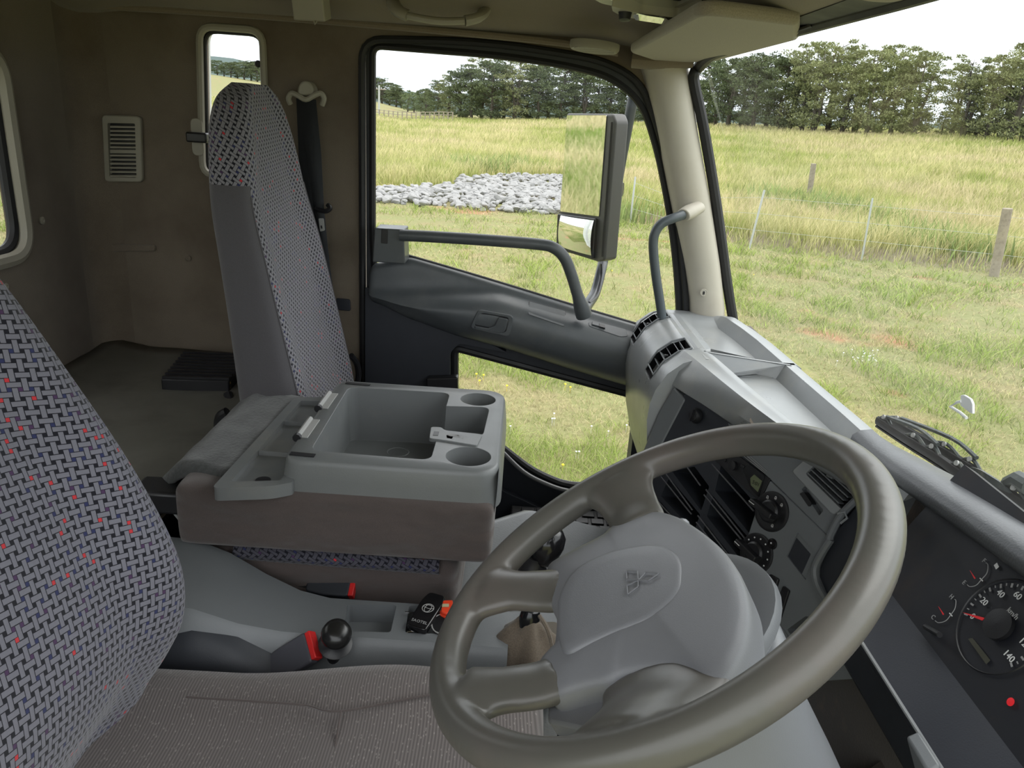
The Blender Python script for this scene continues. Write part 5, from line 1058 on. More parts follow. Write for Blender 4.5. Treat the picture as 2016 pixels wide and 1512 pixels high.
MB().lathe([(.02, -.02), (.026, -.012), (.026, .012), (.02, .02)], P(1213, 372, Y=2.33), (.9, -.3, 0), 16).mk('arm_clamp', BLK, dm); MB().lathe([(0, .012), (.013, .01), (.014, 0), (.01, -.01)], P(1206, 374, Y=2.29), (-.2, -1, 0), 14).mk('clamp_bolt', MH, dm)
MB().tube(curve([P(1212, 382, Y=2.31), P(1221, 392, Y=2.31), P(1218, 402, Y=2.32), P(1209, 410, Y=2.33)], 4), .004, 6).mk('cable_loop', BLK, dm)
MB().tube(curve([P(1184, 520, Y=2.28), P(1184, 545, Y=2.26), P(1176, 580, Y=2.18), P(1160, 596, Y=2.1)], 4), .004, 6).mk('cable', BLK, dm)
# windscreen wipers parked below the glass
wm_ = plastic('weathered_wiper', (.035, .045, .045), .5, 300, .2, dirt=(.16, .155, .125), dsc=40)
def wiper(name, blade, armp, X, label):
    t = thing(name, P(*blade[0], X=X), label, 'wiper'); bp = [P(x, y, X=X) for x, y in blade]; c = curve(bp, 6)
    MB().tube(c, .0055, 8, flat=1.8).mk('blade', RUB, t); MB().tube([p + V((.0, 0, -.012)) for p in c], .003, 6).mk('blade_edge', RUB, t)
    n = len(c) - 1
    for (a, b_) in ((.02, .22), (.30, .5), (.52, .72), (.8, .97)):
        p, q = c[int(a * n)], c[int(b_ * n)]; m_ = (p + q) / 2 + V((0, 0, .016)); MB().tube(curve([p + V((0, 0, .004)), m_, q + V((0, 0, .004))], 4), .0035, 6).mk('claw', wm_, t)
        MB().lathe([(0, 0), (.0045, 0), (.0045, .003), (0, .003)], m_ + V((-.004, 0, 0)), (-1, 0, .3), 10).mk('rivet', STEEL, t)
    MB().tube(curve([c[int(.12 * n)] + V((0, 0, .018)), c[int(.40 * n)] + V((0, 0, .03)), c[int(.62 * n)] + V((0, 0, .022))], 4), .004, 6).mk('yoke', wm_, t)
    MB().tube([P(x, y, X=X + .01) for x, y in armp], [.009, .011, .009][:len(armp)] if len(armp) <= 3 else .009, 8, flat=.5).mk('wiper_arm', wm_, t)
wiper('windscreen_wiper', [(1728, 828), (1790, 868), (1850, 905), (1905, 945)], [(1800, 876), (1870, 925), (1900, 945)], .735, 'inner weathered windscreen wiper nearest the glass foot')
wiper('windscreen_wiper', [(1745, 826), (1850, 885), (1930, 935), (2040, 1010)], [(1905, 925), (1950, 950), (2040, 1000)], .765, 'outer windscreen wiper with wide rusty arm plate and rivet')
MB().prism(rounded([P(x, y, X=.755) for x, y in ((1908, 918), (1930, 925), (1970, 950), (1990, 972), (1950, 956), (1915, 935))], .004), (.004, 0, 0)).mk('wiper_link', wm_); tag(COL.objects[-1], 'flat dusty brown link plate on the outer wiper', 'plate')
MB().tube([P(1988, 955, X=.77), P(2006, 945, X=.77), P(2030, 960, X=.77)], .014, 10).mk('wiper_pivot_cap', wm_); tag(COL.objects[-1], 'grey wiper pivot cap at the right edge below the windscreen', 'cap')
cw = MB().loft([[V((.64 + d, y, z)) for d, z in ((0, 1.66), (.05, 1.655), (.09, 1.62), (.10, 1.2), (0, 1.2))] for y in (2.06, 1.5, 1.0, .5, 0)]).mk('cab_front_panel', PAINT, bevel=.01); tag(cw, 'white painted cab front below the windscreen', 'panel', kind='structure')
# cargo body behind the cab
tbd = thing('truck_body', (-3.6, 1.0, .9), 'white truck body behind the rear cab window', 'truck body')
MB().box((-5.8, -.1, 1.0), (-1.75, 2.08, 3.1)).mk('body_box', PAINT, tbd, bevel=.01)
for k in range(5): MB().box((-5.6 + k * .9, 2.08, 1.02), (-5.55 + k * .9, 2.10, 3.08)).mk('body_rib', PAINT, tbd)
# ================================================================ the paddock
def gz(x, y):
    r = math.hypot(x, y); t = x / max(abs(y), .3) if y > 0 else (3 if x > 0 else -3); t = max(-1.2, min(1.2, t))
    f = interp(t, [-1.2, -.45, -.28, -.16, .04, .33, .63, 1.2], [2.0, 2.0, 1.3, .95, 1.9, 3.0, 4.0, 4.6])
    z = f * sstep(17, 115, r) + interp(t, [-1.2, -.4, -.22, -.12], [9.5, 7.0, 4.2, 0]) * sstep(125, 270, r)
    z += .10 * mnoise.noise(V((x * .25, y * .25, 0))) * sstep(8, 18, r) + .25 * mnoise.noise(V((x * .07, y * .07, 3))) * sstep(20, 40, r) + .02 * mnoise.noise(V((x * 1.3, y * 1.3, 0)))
    return z
XB = [-60, -20, -8, -4.6, -2.6, -1.6, -.7, 1.0, 2.6, 3.6, 4.8, 6.8, 9.0, 14, 30]; YB = [40, 32, 25.5, 23.6, 23.9, 29, 30.3, 27.5, 18.9, 18.3, 16.3, 15.5, 14.7, 13, 8]
def yb(x): return interp(x, XB, YB)
rs = [0.01] + [1.2 * 1.085 ** i for i in range(88)]; na = 220; vs = []; fs = []
for r_ in rs:
    for k in range(na): a = 2 * math.pi * k / na; x, y = r_ * math.sin(a), r_ * math.cos(a); vs.append((x, y, gz(x, y)))
for i in range(len(rs) - 1):
    for k in range(na): fs.append((i * na + k, (i + 1) * na + k, (i + 1) * na + (k + 1) % na, i * na + (k + 1) % na))
me = bpy.data.meshes.new('ground'); me.from_pydata(vs, [], fs)
gm, nt_, b_ = mat_base('paddock_soil', .95, 0, .1); co = coords(nt_)
lawn = ramp(nt_, noise(nt_, co, .9, 6, .65), [(.36, (.27, .19, .10)), (.44, (.21, .20, .08)), (.54, (.14, .20, .045)), (.68, (.22, .25, .09))])
det = noise(nt_, co, 14, 5, .7); c_ = mix(nt_, .7, lawn, mix(nt_, det, (.09, .11, .03), (.38, .33, .2)))
c_ = mix(nt_, ramp(nt_, noise(nt_, co, .35, 4, .6), [(.60, (0, 0, 0)), (.68, (1, 1, 1))]), c_, (.33, .19, .11))
nt_.links.new(c_, b_.inputs['Base Color']); bump(nt_, b_, det, .5, .03)
go = link('ground', me, gm, loc=(0, 0, 0), ang=0); tag(go, 'grassy paddock ground around the truck', 'ground', kind='structure')

def grassmat(name, tr=.45):
    m, nt, b = mat_base(name, .8, 0, .15); a = nt.nodes.new('ShaderNodeAttribute'); a.attribute_name = 'Col'; nt.links.new(a.outputs['Color'], b.inputs['Base Color'])
    t = nt.nodes.new('ShaderNodeBsdfTranslucent'); nt.links.new(a.outputs['Color'], t.inputs[0]); x = nt.nodes.new('ShaderNodeMixShader'); x.inputs[0].default_value = tr; nt.links.new(b.outputs[0], x.inputs[1]); nt.links.new(t.outputs[0], x.inputs[2]); nt.links.new(x.outputs[0], nt.nodes['Material Output'].inputs[0]); return m
GM = grassmat('grass_blades')
def blades(name, pos, h, w, lean, c0, c1, label, cat, kind='stuff'):
    """pos (n,3) roots, h heights, w widths, lean (n,2), c0/c1 (n,3) root and tip colour"""
    n = len(pos); az = rng.uniform(0, math.pi, n); dx = np.cos(az) * w / 2; dy = np.sin(az) * w / 2
    v = np.empty((n, 5, 3)); v[:, 0] = pos; v[:, 1] = pos; v[:, 0, 0] -= dx; v[:, 0, 1] -= dy; v[:, 1, 0] += dx; v[:, 1, 1] += dy
    mid = pos.copy(); mid[:, 0] += lean[:, 0] * .35; mid[:, 1] += lean[:, 1] * .35; mid[:, 2] += h * .6
    v[:, 2] = mid; v[:, 3] = mid; v[:, 2, 0] -= dx * .75; v[:, 2, 1] -= dy * .75; v[:, 3, 0] += dx * .75; v[:, 3, 1] += dy * .75
    v[:, 4] = pos; v[:, 4, 0] += lean[:, 0]; v[:, 4, 1] += lean[:, 1]; v[:, 4, 2] += h
    me = bpy.data.meshes.new(name); me.vertices.add(n * 5); me.vertices.foreach_set('co', v.reshape(-1))
    base = np.arange(n)[:, None] * 5; q = np.concatenate([base + 0, base + 1, base + 3, base + 2, base + 2, base + 3, base + 4], 1).reshape(-1)
    me.loops.add(n * 7); me.loops.foreach_set('vertex_index', q.astype(np.int32)); me.polygons.add(n * 2)
    ls = np.empty((n, 2), np.int32); ls[:, 0] = np.arange(n) * 7; ls[:, 1] = np.arange(n) * 7 + 4; me.polygons.foreach_set('loop_start', ls.reshape(-1)); me.update(calc_edges=True)
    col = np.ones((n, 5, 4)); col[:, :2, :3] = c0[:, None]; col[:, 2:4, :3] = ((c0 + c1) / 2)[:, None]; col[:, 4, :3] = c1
    ca = me.color_attributes.new('Col', 'FLOAT_COLOR', 'POINT'); ca.data.foreach_set('color', col.reshape(-1)); me.materials.append(GM)
    o = bpy.data.objects.new(name, me); COL.objects.link(o); tag(o, label, cat, kind=kind); return o
def nz(p, s, o=0): return np.array([mnoise.noise(V((a[0] * s, a[1] * s, o))) for a in p])
def pol(n, r0, r1, a0, a1):
    r = np.exp(rng.uniform(math.log(r0), math.log(r1), n)); a = rng.uniform(a0, a1, n); return np.stack([r * np.sin(a), r * np.cos(a)], 1), r
# stones region, used to keep grass off it
STP = [P(x, y, Z=0.05) for x, y in ((700, 372), (889, 368), (902, 352), (1010, 350), (1120, 354), (1190, 380), (1170, 424), (1100, 421), (1000, 412), (914, 406), (800, 399), (700, 392))]
def inst(x, y):
    c = False; n = len(STP); j = n - 1
    for i in range(n):
        a, b = STP[i], STP[j]
        if (a.y > y) != (b.y > y) and x < (b.x - a.x) * (y - a.y) / (b.y - a.y) + a.x: c = not c
        j = i
    return c
GR, ST, YG, BR = np.array([.23, .33, .07]), np.array([.66, .58, .35]), np.array([.46, .48, .16]), np.array([.3, .22, .13])
# mown lawn
p2, r = pol(240000, 2.9, 24, -.62, 1.15); keep = np.array([y < yb(x) + .3 and not inst(x, y) for x, y in p2]); p2, r = p2[keep], r[keep]
n1, n2, n3 = nz(p2, 1.1), nz(p2, .33, 5), nz(p2, 3.5, 9)
bare = (n2 > .24) & (rng.random(len(p2)) < .6); bare |= (np.hypot((p2[:, 0] + 2.7) / 1.3, (p2[:, 1] - 16.3) / .9) < 1) & (rng.random(len(p2)) < .8)
keep = ~bare; p2, r, n1, n2, n3 = p2[keep], r[keep], n1[keep], n2[keep], n3[keep]; n = len(p2)
tuft = np.clip((n1 + n3 * .8) * 1.9 + .45, 0, 1); k = np.clip(tuft + rng.normal(0, .34, n), 0, 1)[:, None]
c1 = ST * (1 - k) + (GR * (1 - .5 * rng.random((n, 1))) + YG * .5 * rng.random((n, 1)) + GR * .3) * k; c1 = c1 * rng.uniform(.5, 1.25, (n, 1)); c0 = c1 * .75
h = (.022 + .075 * tuft ** 2 * rng.uniform(.4, 1.2, n) + .012 * rng.random(n)) * np.clip(r / 6, 1.25, 1.6); ln = rng.normal(0, 1, (n, 2)) * (h * .8)[:, None]
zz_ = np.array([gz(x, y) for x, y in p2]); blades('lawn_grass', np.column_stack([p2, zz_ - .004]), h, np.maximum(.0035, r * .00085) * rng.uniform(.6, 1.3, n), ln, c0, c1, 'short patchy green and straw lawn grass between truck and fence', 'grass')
# tall meadow
p2, r = pol(440000, 14, 118, -.62, 1.1); keep = np.array([y > yb(x) - .15 and not inst(x, y) for x, y in p2]); p2, r = p2[keep], r[keep]; n = len(p2)
n1, n2, n3 = nz(p2, .22), nz(p2, .055, 5), nz(p2, .8, 9); edge = np.array([y - yb(x) for x, y in p2])
g_ = np.clip(.14 + n1 * 1.0 + n2 * 1.1 + n3 * .8 + .2 * np.clip((r - 45) / 40, 0, 1), 0, 1); k = np.clip(g_ + rng.normal(0, .30, n), 0, 1)[:, None]
PK = np.array([.80, .66, .46]); tan = np.where((nz(p2, .16, 20) > .1)[:, None], PK, ST * 1.15)
c1 = tan * (1 - k) + YG * k * rng.uniform(.7, 1.2, (n, 1)); c0 = (YG * .8) * (1 - k) + GR * k; dry = ((edge < 1.3) & (p2[:, 0] > 2.5) & (rng.random(n) < .8))[:, None]
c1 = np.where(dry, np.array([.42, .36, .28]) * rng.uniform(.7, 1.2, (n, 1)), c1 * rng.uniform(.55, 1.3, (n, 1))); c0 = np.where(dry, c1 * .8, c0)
h = (.32 + .34 * rng.random(n) + .25 * np.clip(n3, 0, 1)) * np.where(dry[:, 0], .45, 1) * np.clip(edge * .5 + .35, .3, 1); wind = np.array([.16, -.05])
ln = (rng.normal(0, .30, (n, 2)) + wind * rng.uniform(-.2, 1, (n, 1))) * h[:, None]
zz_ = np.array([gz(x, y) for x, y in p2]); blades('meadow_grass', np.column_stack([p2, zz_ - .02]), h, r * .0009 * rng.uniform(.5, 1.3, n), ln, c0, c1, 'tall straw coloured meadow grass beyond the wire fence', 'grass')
# meadow behind the truck on the passenger side, as the door mirror shows it
p2, r = pol(70000, 6, 90, -1.62, -.95); n = len(p2); n1, n3 = nz(p2, .16), nz(p2, .8, 9); g_ = np.clip(.35 + n1 * 1.4 + n3 * .4, 0, 1); k = np.clip(g_ + rng.normal(0, .22, n), 0, 1)[:, None]
c1 = ST * 1.1 * (1 - k) + GR * k; h = (.15 + .45 * rng.random(n)) * np.clip(r / 14, .3, 1)
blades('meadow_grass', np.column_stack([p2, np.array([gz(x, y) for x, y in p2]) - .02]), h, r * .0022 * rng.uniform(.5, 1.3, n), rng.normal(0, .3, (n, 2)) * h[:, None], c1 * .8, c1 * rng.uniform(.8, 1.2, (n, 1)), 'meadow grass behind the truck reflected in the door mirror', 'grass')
WL_ = ('just right of the small lone post', 'just left of the small lone post', 'left of the stout wooden post', 'against the stout wooden post', 'between thin middle post and stout post', 'right of centre behind the stone bed', 'centre behind the stone bed', 'at the thin post by the door mirror')
# rank weeds: dark green dock clumps in the meadow, one object per clump
for i, (px, py, D, s, nn) in enumerate(((1640, 345, 24, 1.0, 450), (1555, 350, 26, .9, 350), (1850, 385, 20, .9, 350), (1935, 395, 19, .7, 250), (1745, 362, 23, .6, 250), (1010, 330, 33, .9, 250), (930, 325, 31, .8, 250), (1215, 440, 19, .5, 200))):
    d = ray(px, py); t = D / math.hypot(d.x, d.y); x0, y0 = d.x * t, d.y * t; pp = np.stack([x0 + rng.normal(0, s * .9, nn), y0 + rng.normal(0, s * .8, nn)], 1); hh = rng.uniform(.3, .75, nn) * (.8 + s * .3)
    cg = np.array([.26, .33, .12]) * rng.uniform(.7, 1.5, (nn, 1)); o = blades('green_weed_clump', np.column_stack([pp, [gz(a, b) for a, b in pp]]), hh, D * .0016 * rng.uniform(.6, 1.4, nn), rng.normal(0, .3, (nn, 2)) * hh[:, None], cg * .8, cg,
        'greener weed patch in the straw meadow, ' + WL_[i], 'weeds', kind=None); o['group'] = 'green weed patches in the meadow'
# stones
SM = plastic('pale_rock', (.30, .30, .295), .85, 60, .5, var=.35, spec=.2)
def stone(seed):
    bm = bmesh.new(); bmesh.ops.create_icosphere(bm, subdivisions=2, radius=.5); rr_ = random.Random(seed)
    pl_ = [(V((rr_.gauss(0, 1), rr_.gauss(0, 1), rr_.gauss(0, 1))).normalized(), rr_.uniform(.26, .42)) for _ in range(9)]
    for v in bm.verts:
        for nn_, d in pl_:
            k_ = v.co.dot(nn_) - d
            if k_ > 0: v.co -= nn_ * k_
        v.co.z *= .7
    me = bpy.data.meshes.new('rock'); bm.to_mesh(me); bm.free(); me.materials.append(SM); return me
stn = [stone(i) for i in range(6)]; pts = []
while len(pts) < 1500:
    x, y = random.uniform(-6.5, 3.2), random.uniform(16.5, 31.5)
    if inst(x, y): pts.append((x, y))
pts.sort(key=lambda p: math.hypot(*p)); rest = MB(); rm = []
for i, (x, y) in enumerate(pts):
    s = random.uniform(.14, .36); dd = min(1, (abs(y - 20) + 1) / 3); z = gz(x, y) + .03 + random.random() * .10
    if i < 300:
        o = bpy.data.objects.new('rock', stn[i % 6]); COL.objects.link(o); o.location = (x, y, z); o.scale = (s, s * random.uniform(.7, 1.1), s * .8); o.rotation_euler = (random.uniform(-.4, .4), random.uniform(-.4, .4), random.uniform(0, 6.3))
        tag(o, 'pale grey angular rock in the front of the stone bed by the lawn', 'rock', 'pale rocks along the front of the stone bed')
    else: M = Matrix.Translation((x, y, z)) @ Matrix.Rotation(random.uniform(0, 6.3), 4, 'Z') @ Matrix.Rotation(random.uniform(-.4, .4), 4, 'X') @ Matrix.Diagonal((s, s * .9, s * .8, 1)); rm.append((stn[i % 6], M))
bm = bmesh.new()
for me_, M in rm: t = me_.copy(); t.transform(M); bm.from_mesh(t); bpy.data.meshes.remove(t)
me = bpy.data.meshes.new('stone_bed'); bm.to_mesh(me); bm.free(); me.materials.append(SM); o = bpy.data.objects.new('stone_bed', me); COL.objects.link(o); tag(o, 'bed of many pale rocks behind the front row at the meadow edge', 'rocks', kind='stuff')
# fence
WOOD = plastic('weathered_post', (.30, .26, .2), .85, 120, .6, var=.25, dirt=(.2, .17, .13), dsc=20); PST = plastic('galvanised_post', (.42, .44, .43), .5, 200, .2)
def post(name, base, top, r_, mat, label, seg=12, D=None):
    if D is None: b0 = P(*base, Z=.0); 
    else: d = ray(*base); t = D / math.hypot(d.x, d.y); b0 = CAM + d * t
    b0.z = gz(b0.x, b0.y) - .05; t0 = P(*top, Y=b0.y)
    o = MB().tube([b0, b0.lerp(t0, .5), t0 - (t0 - b0).normalized() * .01, t0], [r_, r_, r_, r_ * .85], seg).mk(name, mat, loc=b0, ang=50); tag(o, label, 'fence post'); return b0, t0
fp = []
fp.append(post('fence_post', (1240, 442), (1251, 348), .022, PST, 'thin pale steel fence post just right of the door mirror', 6))
fp.append(post('fence_post', (1475, 487), (1505, 374), .022, PST, 'thin pale steel fence post leaning right of the cream pillar', 6))
fp.append(post('fence_post', (1697, 510), (1718, 390), .020, PST, 'thin pale steel fence post in the middle of the windscreen', 6))
fp.append(post('fence_post', (1957, 543), (1984, 410), .085, WOOD, 'stout weathered wooden fence post at the right edge'))
fp.append(post('fence_post', (1318, 458), (1330, 380), .075, WOOD, 'wooden fence post half hidden behind the cream pillar'))
post('fence_post', (1600, 352), (1602, 322), .085, WOOD, 'small far wooden post standing alone in the meadow', D=27)
order = sorted([fp[0], fp[4], fp[1], fp[2], fp[3]], key=lambda q: q[0].x)
endp = (order[-1][0] + V((4, -1.4, 0)), order[-1][1] + V((4, -1.4, 0))); strt = (order[0][0] + V((-7, 5, 0)), order[0][1] + V((-7, 5, 0)))
for k, f_ in enumerate((.35, .62, .88)):
    pts_ = [a.lerp(b, f_) for a, b in [order[0]] + order[1:] + [endp]]; o = MB().tube(pts_, .003, 5).mk('fence_wire', PST); tag(o, ('lowest', 'middle', 'top')[k] + ' wire strand of the paddock fence', 'wire')
# trees
BARK = plastic('tree_bark', (.085, .072, .058), .95, 30, .6, var=.3)
def leafmat(name, a, b2):
    m, nt, b = mat_base(name, .85, 0, .1); at = nt.nodes.new('ShaderNodeAttribute'); at.attribute_name = 'Col'; nt.links.new(mix(nt, at.outputs['Fac'], a, b2), b.inputs['Base Color']); return m
LF = [leafmat('conifer_needles', (.06, .08, .045), (.20, .24, .12)), leafmat('pine_needles', (.10, .12, .055), (.36, .38, .19)), leafmat('grey_gum_leaves', (.10, .14, .07), (.24, .29, .15))]
def make_tree(seed, kind, ncl, H=10.0):
    R_ = random.Random(seed); root = bpy.data.objects.new('tree', None); tb = MB(); lean = R_.uniform(-.9, .9); clumps = []
    stems = R_.choice((1, 2, 2)) if kind < 2 else 1
    for s in range(stems):
        a0 = R_.uniform(0, 6.28); sp_ = R_.uniform(.2, .9) if stems > 1 else 0; hh = H * R_.uniform(.84, .95)
        pth = [V((0, 0, -.3))]
        for k in range(1, 7): t = k / 6; pth.append(V((lean * t * t + math.cos(a0) * sp_ * t + R_.gauss(0, .12), math.sin(a0) * sp_ * t + R_.gauss(0, .12), hh * t)))
        tb.tube(pth, [.30, .26, .21, .17, .12, .07, .02], 7)
        for k in range(int(ncl / stems)):
            t = R_.uniform(.05, 1.0) ** .9; i = min(int(t * 6), 5); p0 = pth[i].lerp(pth[i + 1], t * 6 - i); wide = (1.08 - abs(t - .5) * 1.15) * (2.9 if kind == 0 else 2.9)
            a = R_.uniform(0, 6.28); L = wide * R_.uniform(.35, 1.05); up = L * R_.uniform(.15, .55) if kind < 2 else L * .5; p1 = p0 + V((math.cos(a) * L, math.sin(a) * L, up))
            if R_.random() < .6: tb.tube([p0, p0.lerp(p1, .5) - V((0, 0, .08)), p1], [.06, .045, .02], 4, cap=False)
            clumps.append((p1, R_.uniform(.45, 1.0) * (1.15 - t * .35), t))
    cv = []; cc_ = []
    rg = np.random.default_rng(seed)
    for (p, s, t) in clumps:
        m = 85; q = rg.normal(0, 1, (m, 3)); q /= np.linalg.norm(q, axis=1)[:, None]; rad_ = rg.uniform(.35, 1, m)[:, None] ** .6; flat = (.42 if kind < 2 else .8)
        c = np.array(p) + q * rad_ * np.array([s * 1.15, s * 1.15, s * flat]); out = q * np.array([1, 1, .4]) + np.array([0, 0, .55]); L = rg.uniform(.16, .34, (m, 1)); d = out + rg.normal(0, .45, (m, 3)); d /= np.linalg.norm(d, axis=1)[:, None]
        sd = np.cross(d, rg.normal(0, 1, (m, 3))); sd /= np.linalg.norm(sd, axis=1)[:, None]; w = rg.uniform(.05, .10, (m, 1)) * (1.6 if kind == 2 else 1)
        tri = np.stack([c - sd * w, c + sd * w, c + d * L], 1); cv.append(tri.reshape(-1, 3)); cc_.append(np.repeat(np.clip(rg.normal(.45, .22, m) + (rg.random() - .5) * .3, 0, 1), 3))
    cv = np.concatenate(cv); cc_ = np.concatenate(cc_); n = len(cv) // 3; me = bpy.data.meshes.new('crown'); me.vertices.add(n * 3); me.vertices.foreach_set('co', cv.reshape(-1)); me.loops.add(n * 3); me.loops.foreach_set('vertex_index', np.arange(n * 3, dtype=np.int32)); me.polygons.add(n); me.polygons.foreach_set('loop_start', np.arange(0, n * 3, 3, dtype=np.int32)); me.update(calc_edges=True)
    ca = me.color_attributes.new('Col', 'FLOAT_COLOR', 'POINT'); col = np.ones((n * 3, 4)); col[:, :3] = cc_[:, None]; ca.data.foreach_set('color', col.reshape(-1)); me.materials.append(LF[kind])
    tm = tb.me(); tm.materials.append(BARK); tm.shade_smooth(); return me, tm
VAR = {0: [make_tree(s, 0, 90) for s in (1, 2, 3)], 1: [make_tree(s, 1, 72) for s in (11, 12, 13)], 2: [make_tree(s, 2, 40) for s in (21,)]}
def tree(px, D, toppx, kind, i, label, group, name, wid=1.0):
    d = ray(px, 250); t = D / math.hypot(d.x, d.y); x, y = d.x * t, d.y * t; z = gz(x, y); top = P(px, toppx, Y=y).z; H = top - z
    cm, tm = VAR[kind][i % len(VAR[kind])]; root = bpy.data.objects.new(name, None); COL.objects.link(root); root.location = (x, y, z); s = H / 10; root.scale = (s * wid, s * wid, s); root.rotation_euler = (0, 0, i * 2.4); root.empty_display_size = .1
    for nm, m_ in (('crown', cm), ('trunk', tm)): c = bpy.data.objects.new(nm, m_); COL.objects.link(c); c.parent = root
    tag(root, label, 'tree', group)
G1 = 'dark conifers in the row beyond the meadow'; i = 0
ORD = 'first second third fourth fifth sixth seventh eighth ninth tenth eleventh twelfth thirteenth fourteenth fifteenth sixteenth seventeenth eighteenth nineteenth twentieth twenty-first twenty-second twenty-third twenty-fourth twenty-fifth twenty-sixth twenty-seventh twenty-eighth'.split()
for q_, (px, D, tp_, k) in enumerate(((838, 125, 168, 0), (862, 118, 150, 0), (884, 112, 146, 1), (905, 108, 128, 0), (928, 106, 116, 0), (948, 110, 110, 1), (966, 104, 108, 0), (990, 108, 106, 0), (1012, 103, 108, 1), (1034, 108, 114, 0), (1056, 104, 112, 0), (1078, 110, 118, 0), (1100, 104, 114, 0), (1124, 108, 118, 0), (1148, 104, 116, 0), (1172, 108, 124, 0), (1196, 105, 126, 0), (1220, 108, 128, 0), (1246, 104, 132, 0), (1272, 108, 134, 0), (1300, 105, 130, 0), (1390, 104, 100, 0), (1408, 100, 112, 0), (1432, 96, 106, 0), (1458, 98, 98, 0), (1482, 94, 96, 0), (1508, 96, 94, 0), (1530, 92, 100, 0))):
    tree(px, D, tp_, k, i, 'dark layered conifer, ' + ORD[q_] + ' from the left in the long row beyond the meadow', G1, 'conifer_tree', 1.05); i += 1
for q_, (px, D, tp_) in enumerate(((1556, 92, 80), (1578, 90, 78), (1602, 88, 70), (1630, 90, 66), (1658, 88, 92), (1684, 90, 78), (1708, 87, 82), (1732, 90, 80), (1756, 87, 94), (1780, 88, 82), (1802, 86, 96), (1822, 92, 205))):
    tree(px, D, tp_, 1, i, 'green pine, ' + ORD[q_] + ' from the left in the tall stand seen through the windscreen', 'green pines in the middle of the windscreen', 'pine_tree', .95); i += 1
for q_, (px, D, tp_) in enumerate(((1856, 88, 212), (1878, 86, 120), (1900, 84, 104), (1925, 85, 112), (1948, 82, 104), (1972, 84, 88), (1996, 80, 74), (2020, 82, 72), (2050, 82, 70))):
    tree(px, D, tp_, 1, i, 'green pine, ' + ORD[q_] + ' from the left in the separate stand at the right edge', 'green pines at the right edge', 'pine_tree', 1.0); i += 1
for q_, (px, D, tp_) in enumerate(((738, 250, 152), (752, 245, 150), (766, 250, 158), (779, 240, 164), (790, 240, 172), (395, 260, 128), (408, 250, 120), (421, 255, 118), (434, 250, 116), (447, 255, 120), (460, 250, 122), (473, 255, 119), (486, 248, 116), (499, 250, 118), (511, 245, 121), (524, 250, 118), (383, 250, 120), (-60, 250, 120))):
    tree(px, D, tp_, 0, i, ('small distant conifer, ' + ORD[q_] + ' from the left in the door window' if q_ < 5 else 'small distant conifer seen through the small upright window, in the far wood'), ('distant conifers in the door window' if q_ < 5 else 'distant conifers in the small window'), 'conifer_tree', 1.5); i += 1
for q_, (px, D, tp_) in enumerate(((802, 200, 182), (815, 205, 178), (828, 200, 183), (845, 210, 180), (870, 220, 196), (1180, 170, 222))):
    tree(px, D, tp_, 2, i, 'pale green round gum tree, ' + ORD[q_] + ' from the left beyond the conifer row', 'pale gum trees in the distance', 'gum_tree', 1.5); i += 1
# power pole, yard rails, far hills
d = ray(746, 235); t = 140 / math.hypot(d.x, d.y); x, y = d.x * t, d.y * t; z = gz(x, y); tz = P(748, 168, Y=y).z
pp = thing('power_pole', (x, y, z), 'distant pale power pole with crossarm seen in the side window', 'power pole'); MB().tube([(x, y, z), (x, y, tz)], .16, 8).mk('pole', PST, pp); MB().box((x - 1.1, y - .08, tz - .7), (x + 1.1, y + .08, tz - .55)).mk('crossarm', WOOD, pp)
for k in (-.95, -.4, .4, .95): MB().lathe([(.05, 0), (.06, .15), (0, .2)], (x + k, y, tz - .55), (0, 0, 1), 8).mk('insulator', WHITE, pp)
yr = thing('stockyard_fence', (0, 100, 1), 'long low timber rail fence far beyond the meadow on the left', 'fence')
fpnt = []
for px in range(720, 900, 9): d = ray(px, 232); t = 96 / math.hypot(d.x, d.y); x, y = d.x * t, d.y * t; fpnt.append(V((x, y, gz(x, y))))
for p in fpnt: MB().tube([p, p + V((0, 0, 1.2))], .07, 6).mk('rail_post', WOOD, yr)
for h_ in (.5, .85, 1.15): MB().tube([p + V((0, 0, h_)) for p in fpnt], .035, 5).mk('rail', WOOD, yr)
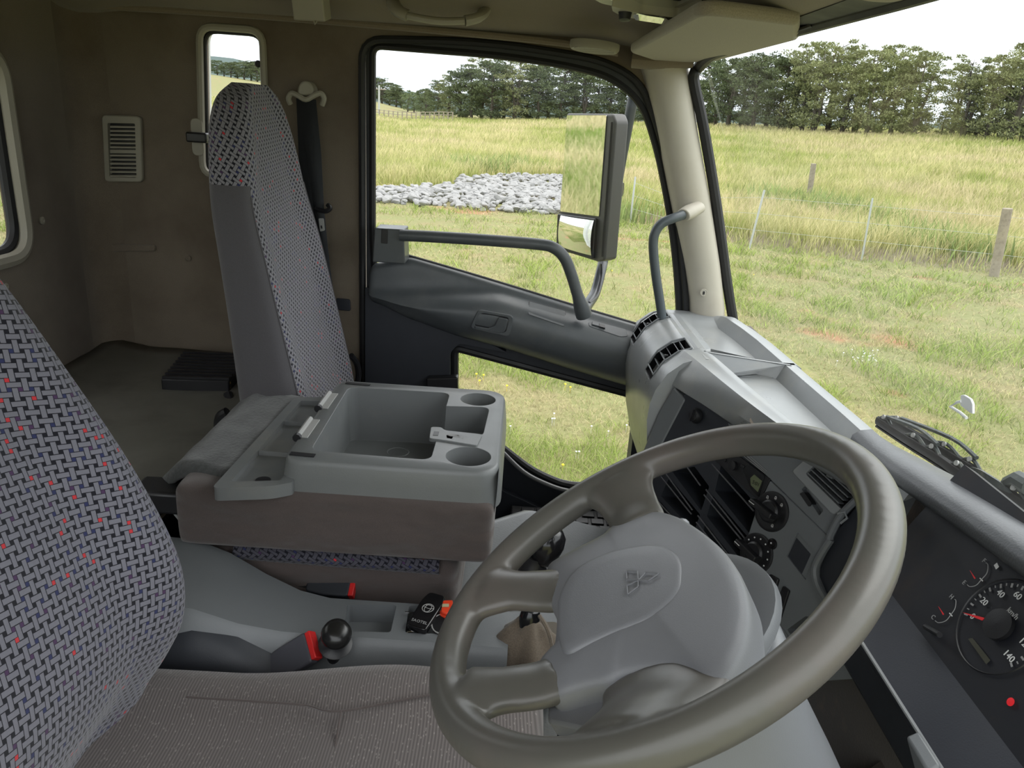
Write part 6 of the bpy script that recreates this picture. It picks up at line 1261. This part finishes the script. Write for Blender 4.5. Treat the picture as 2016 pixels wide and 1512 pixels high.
HM = plastic('hazed_hill_forest', (.20, .26, .25), .95, .05, 0, var=.3)  # pale blue-green base colour carries the distance haze over the forest
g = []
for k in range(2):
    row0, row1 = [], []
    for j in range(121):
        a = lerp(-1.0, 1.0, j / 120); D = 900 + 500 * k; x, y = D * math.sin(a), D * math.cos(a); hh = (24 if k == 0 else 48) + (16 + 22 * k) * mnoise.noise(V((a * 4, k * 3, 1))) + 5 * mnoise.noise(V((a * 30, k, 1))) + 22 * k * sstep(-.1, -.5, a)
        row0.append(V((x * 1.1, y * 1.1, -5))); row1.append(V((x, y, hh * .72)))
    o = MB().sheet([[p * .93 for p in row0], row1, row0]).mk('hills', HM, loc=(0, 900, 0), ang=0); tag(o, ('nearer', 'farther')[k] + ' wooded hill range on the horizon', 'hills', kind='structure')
# flowers in the lawn
YEL = plastic('dandelion_yellow', (.75, .6, .02), .7, 100, 0)
for j, (px, py) in enumerate(((938, 737), (952, 739), (1113, 757), (1123, 763), (944, 750), (998, 760), (1484, 541), (1205, 533), (965, 706), (1108, 916))):
    c = P(px, py, Z=.05); o = MB().lathe([(0, .0), (.008, .002), (.011, .006), (.009, .009), (0, .010)], c, (.1, -.3, 1), 10); o.tube([V((c.x, c.y, -.02)), c], .0015, 5); o = o.mk('dandelion', YEL, loc=(c.x, c.y, 0)); tag(o, 'yellow dandelion flower in the lawn beside the truck', 'flower', 'yellow dandelions in the lawn')
for j in range(34):
    px, py = random.gauss(1700, 22), random.gauss(702, 7)
    if j > 22: px, py = random.choice(((1008, 840), (1030, 873), (1142, 890), (1162, 840), (1238, 838), (1080, 825), (1245, 868), (1095, 815), (1010, 872), (1190, 850), (1060, 790))); px += random.uniform(-12, 12)
    c = P(px, py, Z=.06); o = MB().lathe([(0, 0), (.007, .002), (.008, .007), (0, .012)], c, (0, -.2, 1), 8); o.tube([V((c.x, c.y, -.02)), c], .0012, 5); o = o.mk('clover_flower', WHITE, loc=(c.x, c.y, 0)); tag(o, 'small white clover flower in the lawn', 'flower', 'white clover flowers in the lawn')
